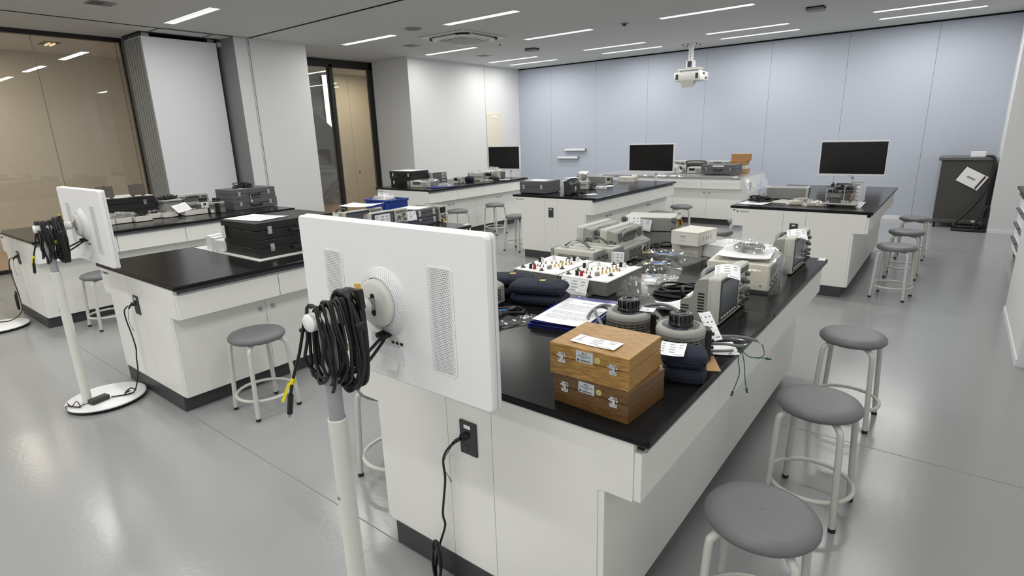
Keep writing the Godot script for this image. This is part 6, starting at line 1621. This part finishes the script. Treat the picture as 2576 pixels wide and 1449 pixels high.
func door_bench() -> void:
	hard_case("black_case", "lower black case on the far left bench", Vector3(-6.93, T, -6.23), 0.05, Vector3(0.46, 0.115, 0.38), M.blackcase, "black hard cases")
	hard_case("black_case", "upper black case on the far left bench", Vector3(-6.93, T + 0.118, -6.23), 0.06, Vector3(0.5, 0.118, 0.38), M.blackcase, "black hard cases")
	single("white_board", "white sheet on the black cases of the far left bench", "panel", B.new().bb(-0.22, 0, -0.17, 0.22, 0.004, 0.17, 0.001), M.paper, Vector3(-6.94, T + 0.237, -6.23), 0.05)
	var t := thing("bench_instrument", "plastic wrapped grey instrument before the black cases of the far left bench", "instrument", Vector3(-6.5, T, -6.14), 0.3)
	gen_box(t, Vector3(0.34, 0.1, 0.26), M.inst_dark)
	film_wrap("clear_wrap", "clear plastic wrap round the instrument on the far left bench", Vector3(-6.5, T, -6.14), 0.3, Vector3(0.42, 0.118, 0.34), 81)
	var f := thing("blue_folder", "blue folder lying at the front edge of the far left bench", "folder", Vector3(-6.19, T, -6.2), -0.35)
	part(f, "cover", B.new().bb(-0.12, 0, -0.21, 0.12, 0.01, 0.21, 0.002), M.blue)
	part(f, "spine", B.new().cyl(Vector3(-0.12, 0.006, -0.21), Vector3(-0.12, 0.006, 0.21), 0.006, -1, 10), M.blue)
	bag("clear_bag", "clear bag on the blue folder of the far left bench", Vector3(-6.2, T + 0.01, -6.27), -0.35, 0.2, 0.2, 0.04, M.bag2, 83)
	oscilloscope("oscilloscope standing edge on behind the wrapped instrument of the far left bench", Vector3(-6.63, T, -6.62), PI / 2 + 0.1)
	t = thing("bench_instrument", "stack of grey instruments behind the black cases of the far left bench", "instrument", Vector3(-6.95, T, -6.7), 0.2)
	gen_box(t, Vector3(0.3, 0.17, 0.3), M.inst_mid)
	t = thing("small_meter", "small grey meter with square dark screen on the far left bench", "meter", Vector3(-6.43, T, -6.86), 0.35)
	gen_box(t, Vector3(0.14, 0.1, 0.16), M.inst)
	pouch("navy pouch on the far left bench, right of the small meter", Vector3(-6.42, T, -7.1), 0.3, Vector3(0.14, 0.09, 0.14), false)
	handle_box("beige meter with curved handle on the far left bench", Vector3(-6.5, T, -7.38), 0.5, Vector3(0.28, 0.13, 0.14))
	coil("black cable on the far left bench beside its monitor", Vector3(-6.24, T, -7.52), 0.1, 0.11, 0.06, 7, M.cable, 0.006, 87, 0.05)
	t = thing("bench_instrument", "low grey instrument under crumpled plastic on the far left bench", "instrument", Vector3(-6.45, T, -7.78), 0.2)
	gen_box(t, Vector3(0.36, 0.12, 0.2), M.inst_dark)
	bag("clear_bag", "crumpled plastic heap on the low instrument of the far left bench", Vector3(-6.45, T + 0.12, -7.75), 0.3, 0.34, 0.22, 0.09, M.bag2, 88)
	bag("clear_bag", "clear bag before the black cable of the far left bench", Vector3(-6.2, T, -7.28), 0.6, 0.22, 0.14, 0.03, M.bag2, 89)
	paper("printed_sheet", "white sheet near the far end of the far left bench", "paper", Vector3(-6.12, T + 0.002, -7.66), 0.6, 0.2, 0.14, M.paper, 0.001)

func wall_bench() -> void:
	hard_case("grey_case", "large grey hard case with black handle on the draped bench", Vector3(-3.06, T + 0.02, -9.60), 0.03, Vector3(0.56, 0.15, 0.38), M.graycase, "")
	single("case_label", "white label strip on the lid of the large grey case", "label", B.new().bb(-0.09, 0, 0, 0.09, 0.022, 0.002, 0.0), M.paper, Vector3(-3.05, T + 0.138, -9.407), 0.03)
	var t := carton("brown_carton", "lowest brown carton at the right end of the draped bench", Vector3(-2.83, T + 0.006, -10.02), 0.0, Vector3(0.16, 0.07, 0.2), M.kraft, "cartons on the draped bench", false)
	carton("white_carton", "white carton in the stack on the draped bench", Vector3(-2.87, T + 0.076, -10.02), 0.05, Vector3(0.22, 0.06, 0.2), M.card, "cartons on the draped bench", false)
	carton("brown_carton", "middle brown carton in the stack on the draped bench", Vector3(-2.90, T + 0.136, -10.02), 0.05, Vector3(0.27, 0.065, 0.22), M.carton, "cartons on the draped bench", false)
	carton("brown_carton", "topmost brown carton in the stack on the draped bench", Vector3(-2.88, T + 0.201, -10.05), 0.0, Vector3(0.27, 0.115, 0.2), M.carton, "cartons on the draped bench")
	for q in [[-3.25, "right back-turned oscilloscope on the draped bench"], [-4.02, "left back-turned oscilloscope on the draped bench, beside the monitor"]]:
		oscilloscope(q[1], Vector3(q[0], T + 0.006, -10.12), PI)
	var o := thing("flat_oscilloscope", "dark oscilloscope with black handle between the grey ones on the draped bench", "oscilloscope", Vector3(-3.63, T + 0.006, -10.08), PI)
	part(o, "bezel", B.new().slab(Vector3(0, 0.095, -0.01), 0.36, 0.175, 0.03, 0.012, 0.004), M.inst_light)
	part(o, "housing", B.new().bb(-0.17, 0.006, -0.12, 0.17, 0.16, -0.024, 0.01), mat(0.2, 0.2, 0.21, 0.45))
	part(o, "carry_handle", B.new().tube(spl([Vector3(-0.16, 0.15, -0.08), Vector3(-0.15, 0.19, -0.1), Vector3(0.15, 0.19, -0.1), Vector3(0.16, 0.15, -0.08)], 5), 0.01, 8), M.black)
	t = thing("bench_instrument", "small grey power unit before the dark oscilloscope on the draped bench", "instrument", Vector3(-3.84, T + 0.006, -9.86), 0.35)
	gen_box(t, Vector3(0.16, 0.125, 0.22), M.inst)
	t = thing("bench_instrument", "low grey generator left of the large grey case", "instrument", Vector3(-3.56, T + 0.006, -9.82), 0.1)
	gen_box(t, Vector3(0.24, 0.1, 0.26), M.inst_light)
	bag("clear_bag", "crumpled plastic behind the right edge of the middle far monitor", Vector3(-3.93, T + 0.01, -9.66), 0.1, 0.3, 0.26, 0.2, M.bag2, 91)
	# the drape
	var n := FastNoiseLite.new()
	n.seed = 17
	n.frequency = 3.0
	var f := func(u: float, v: float) -> Vector3:
		var x := -5.12 + u * 2.9
		var z := -10.35 + v * 1.36
		var y := T + 0.0035 + 0.004 * absf(n.get_noise_2d(x * 2.5, z * 2.5))
		var q := n.get_noise_2d(x * 2.0, z * 2.0)
		if x > -2.61:
			var s := x + 2.61
			y = T + 0.004 - s * 0.62 - 0.04 * q * s
			x = -2.612 + 0.028 + 0.07 * absf(n.get_noise_2d(z * 3.5, s)) * minf(1.0, s * 8.0) + s * 0.22
			if z > -9.185:
				z = -9.185 + 0.03 * q
		elif z > -9.18:
			var s := z + 9.18
			y = T + 0.004 - s * 0.55 - 0.06 * s * q
			z = -9.182 + 0.012 + 0.02 * absf(n.get_noise_2d(x * 4.0, s)) 
		return Vector3(x, y, z)
	single("plastic_drape", "clear plastic sheet draped over the crosswise bench", "plastic sheet", B.new().grid(64, 34, f, false), M.drape)
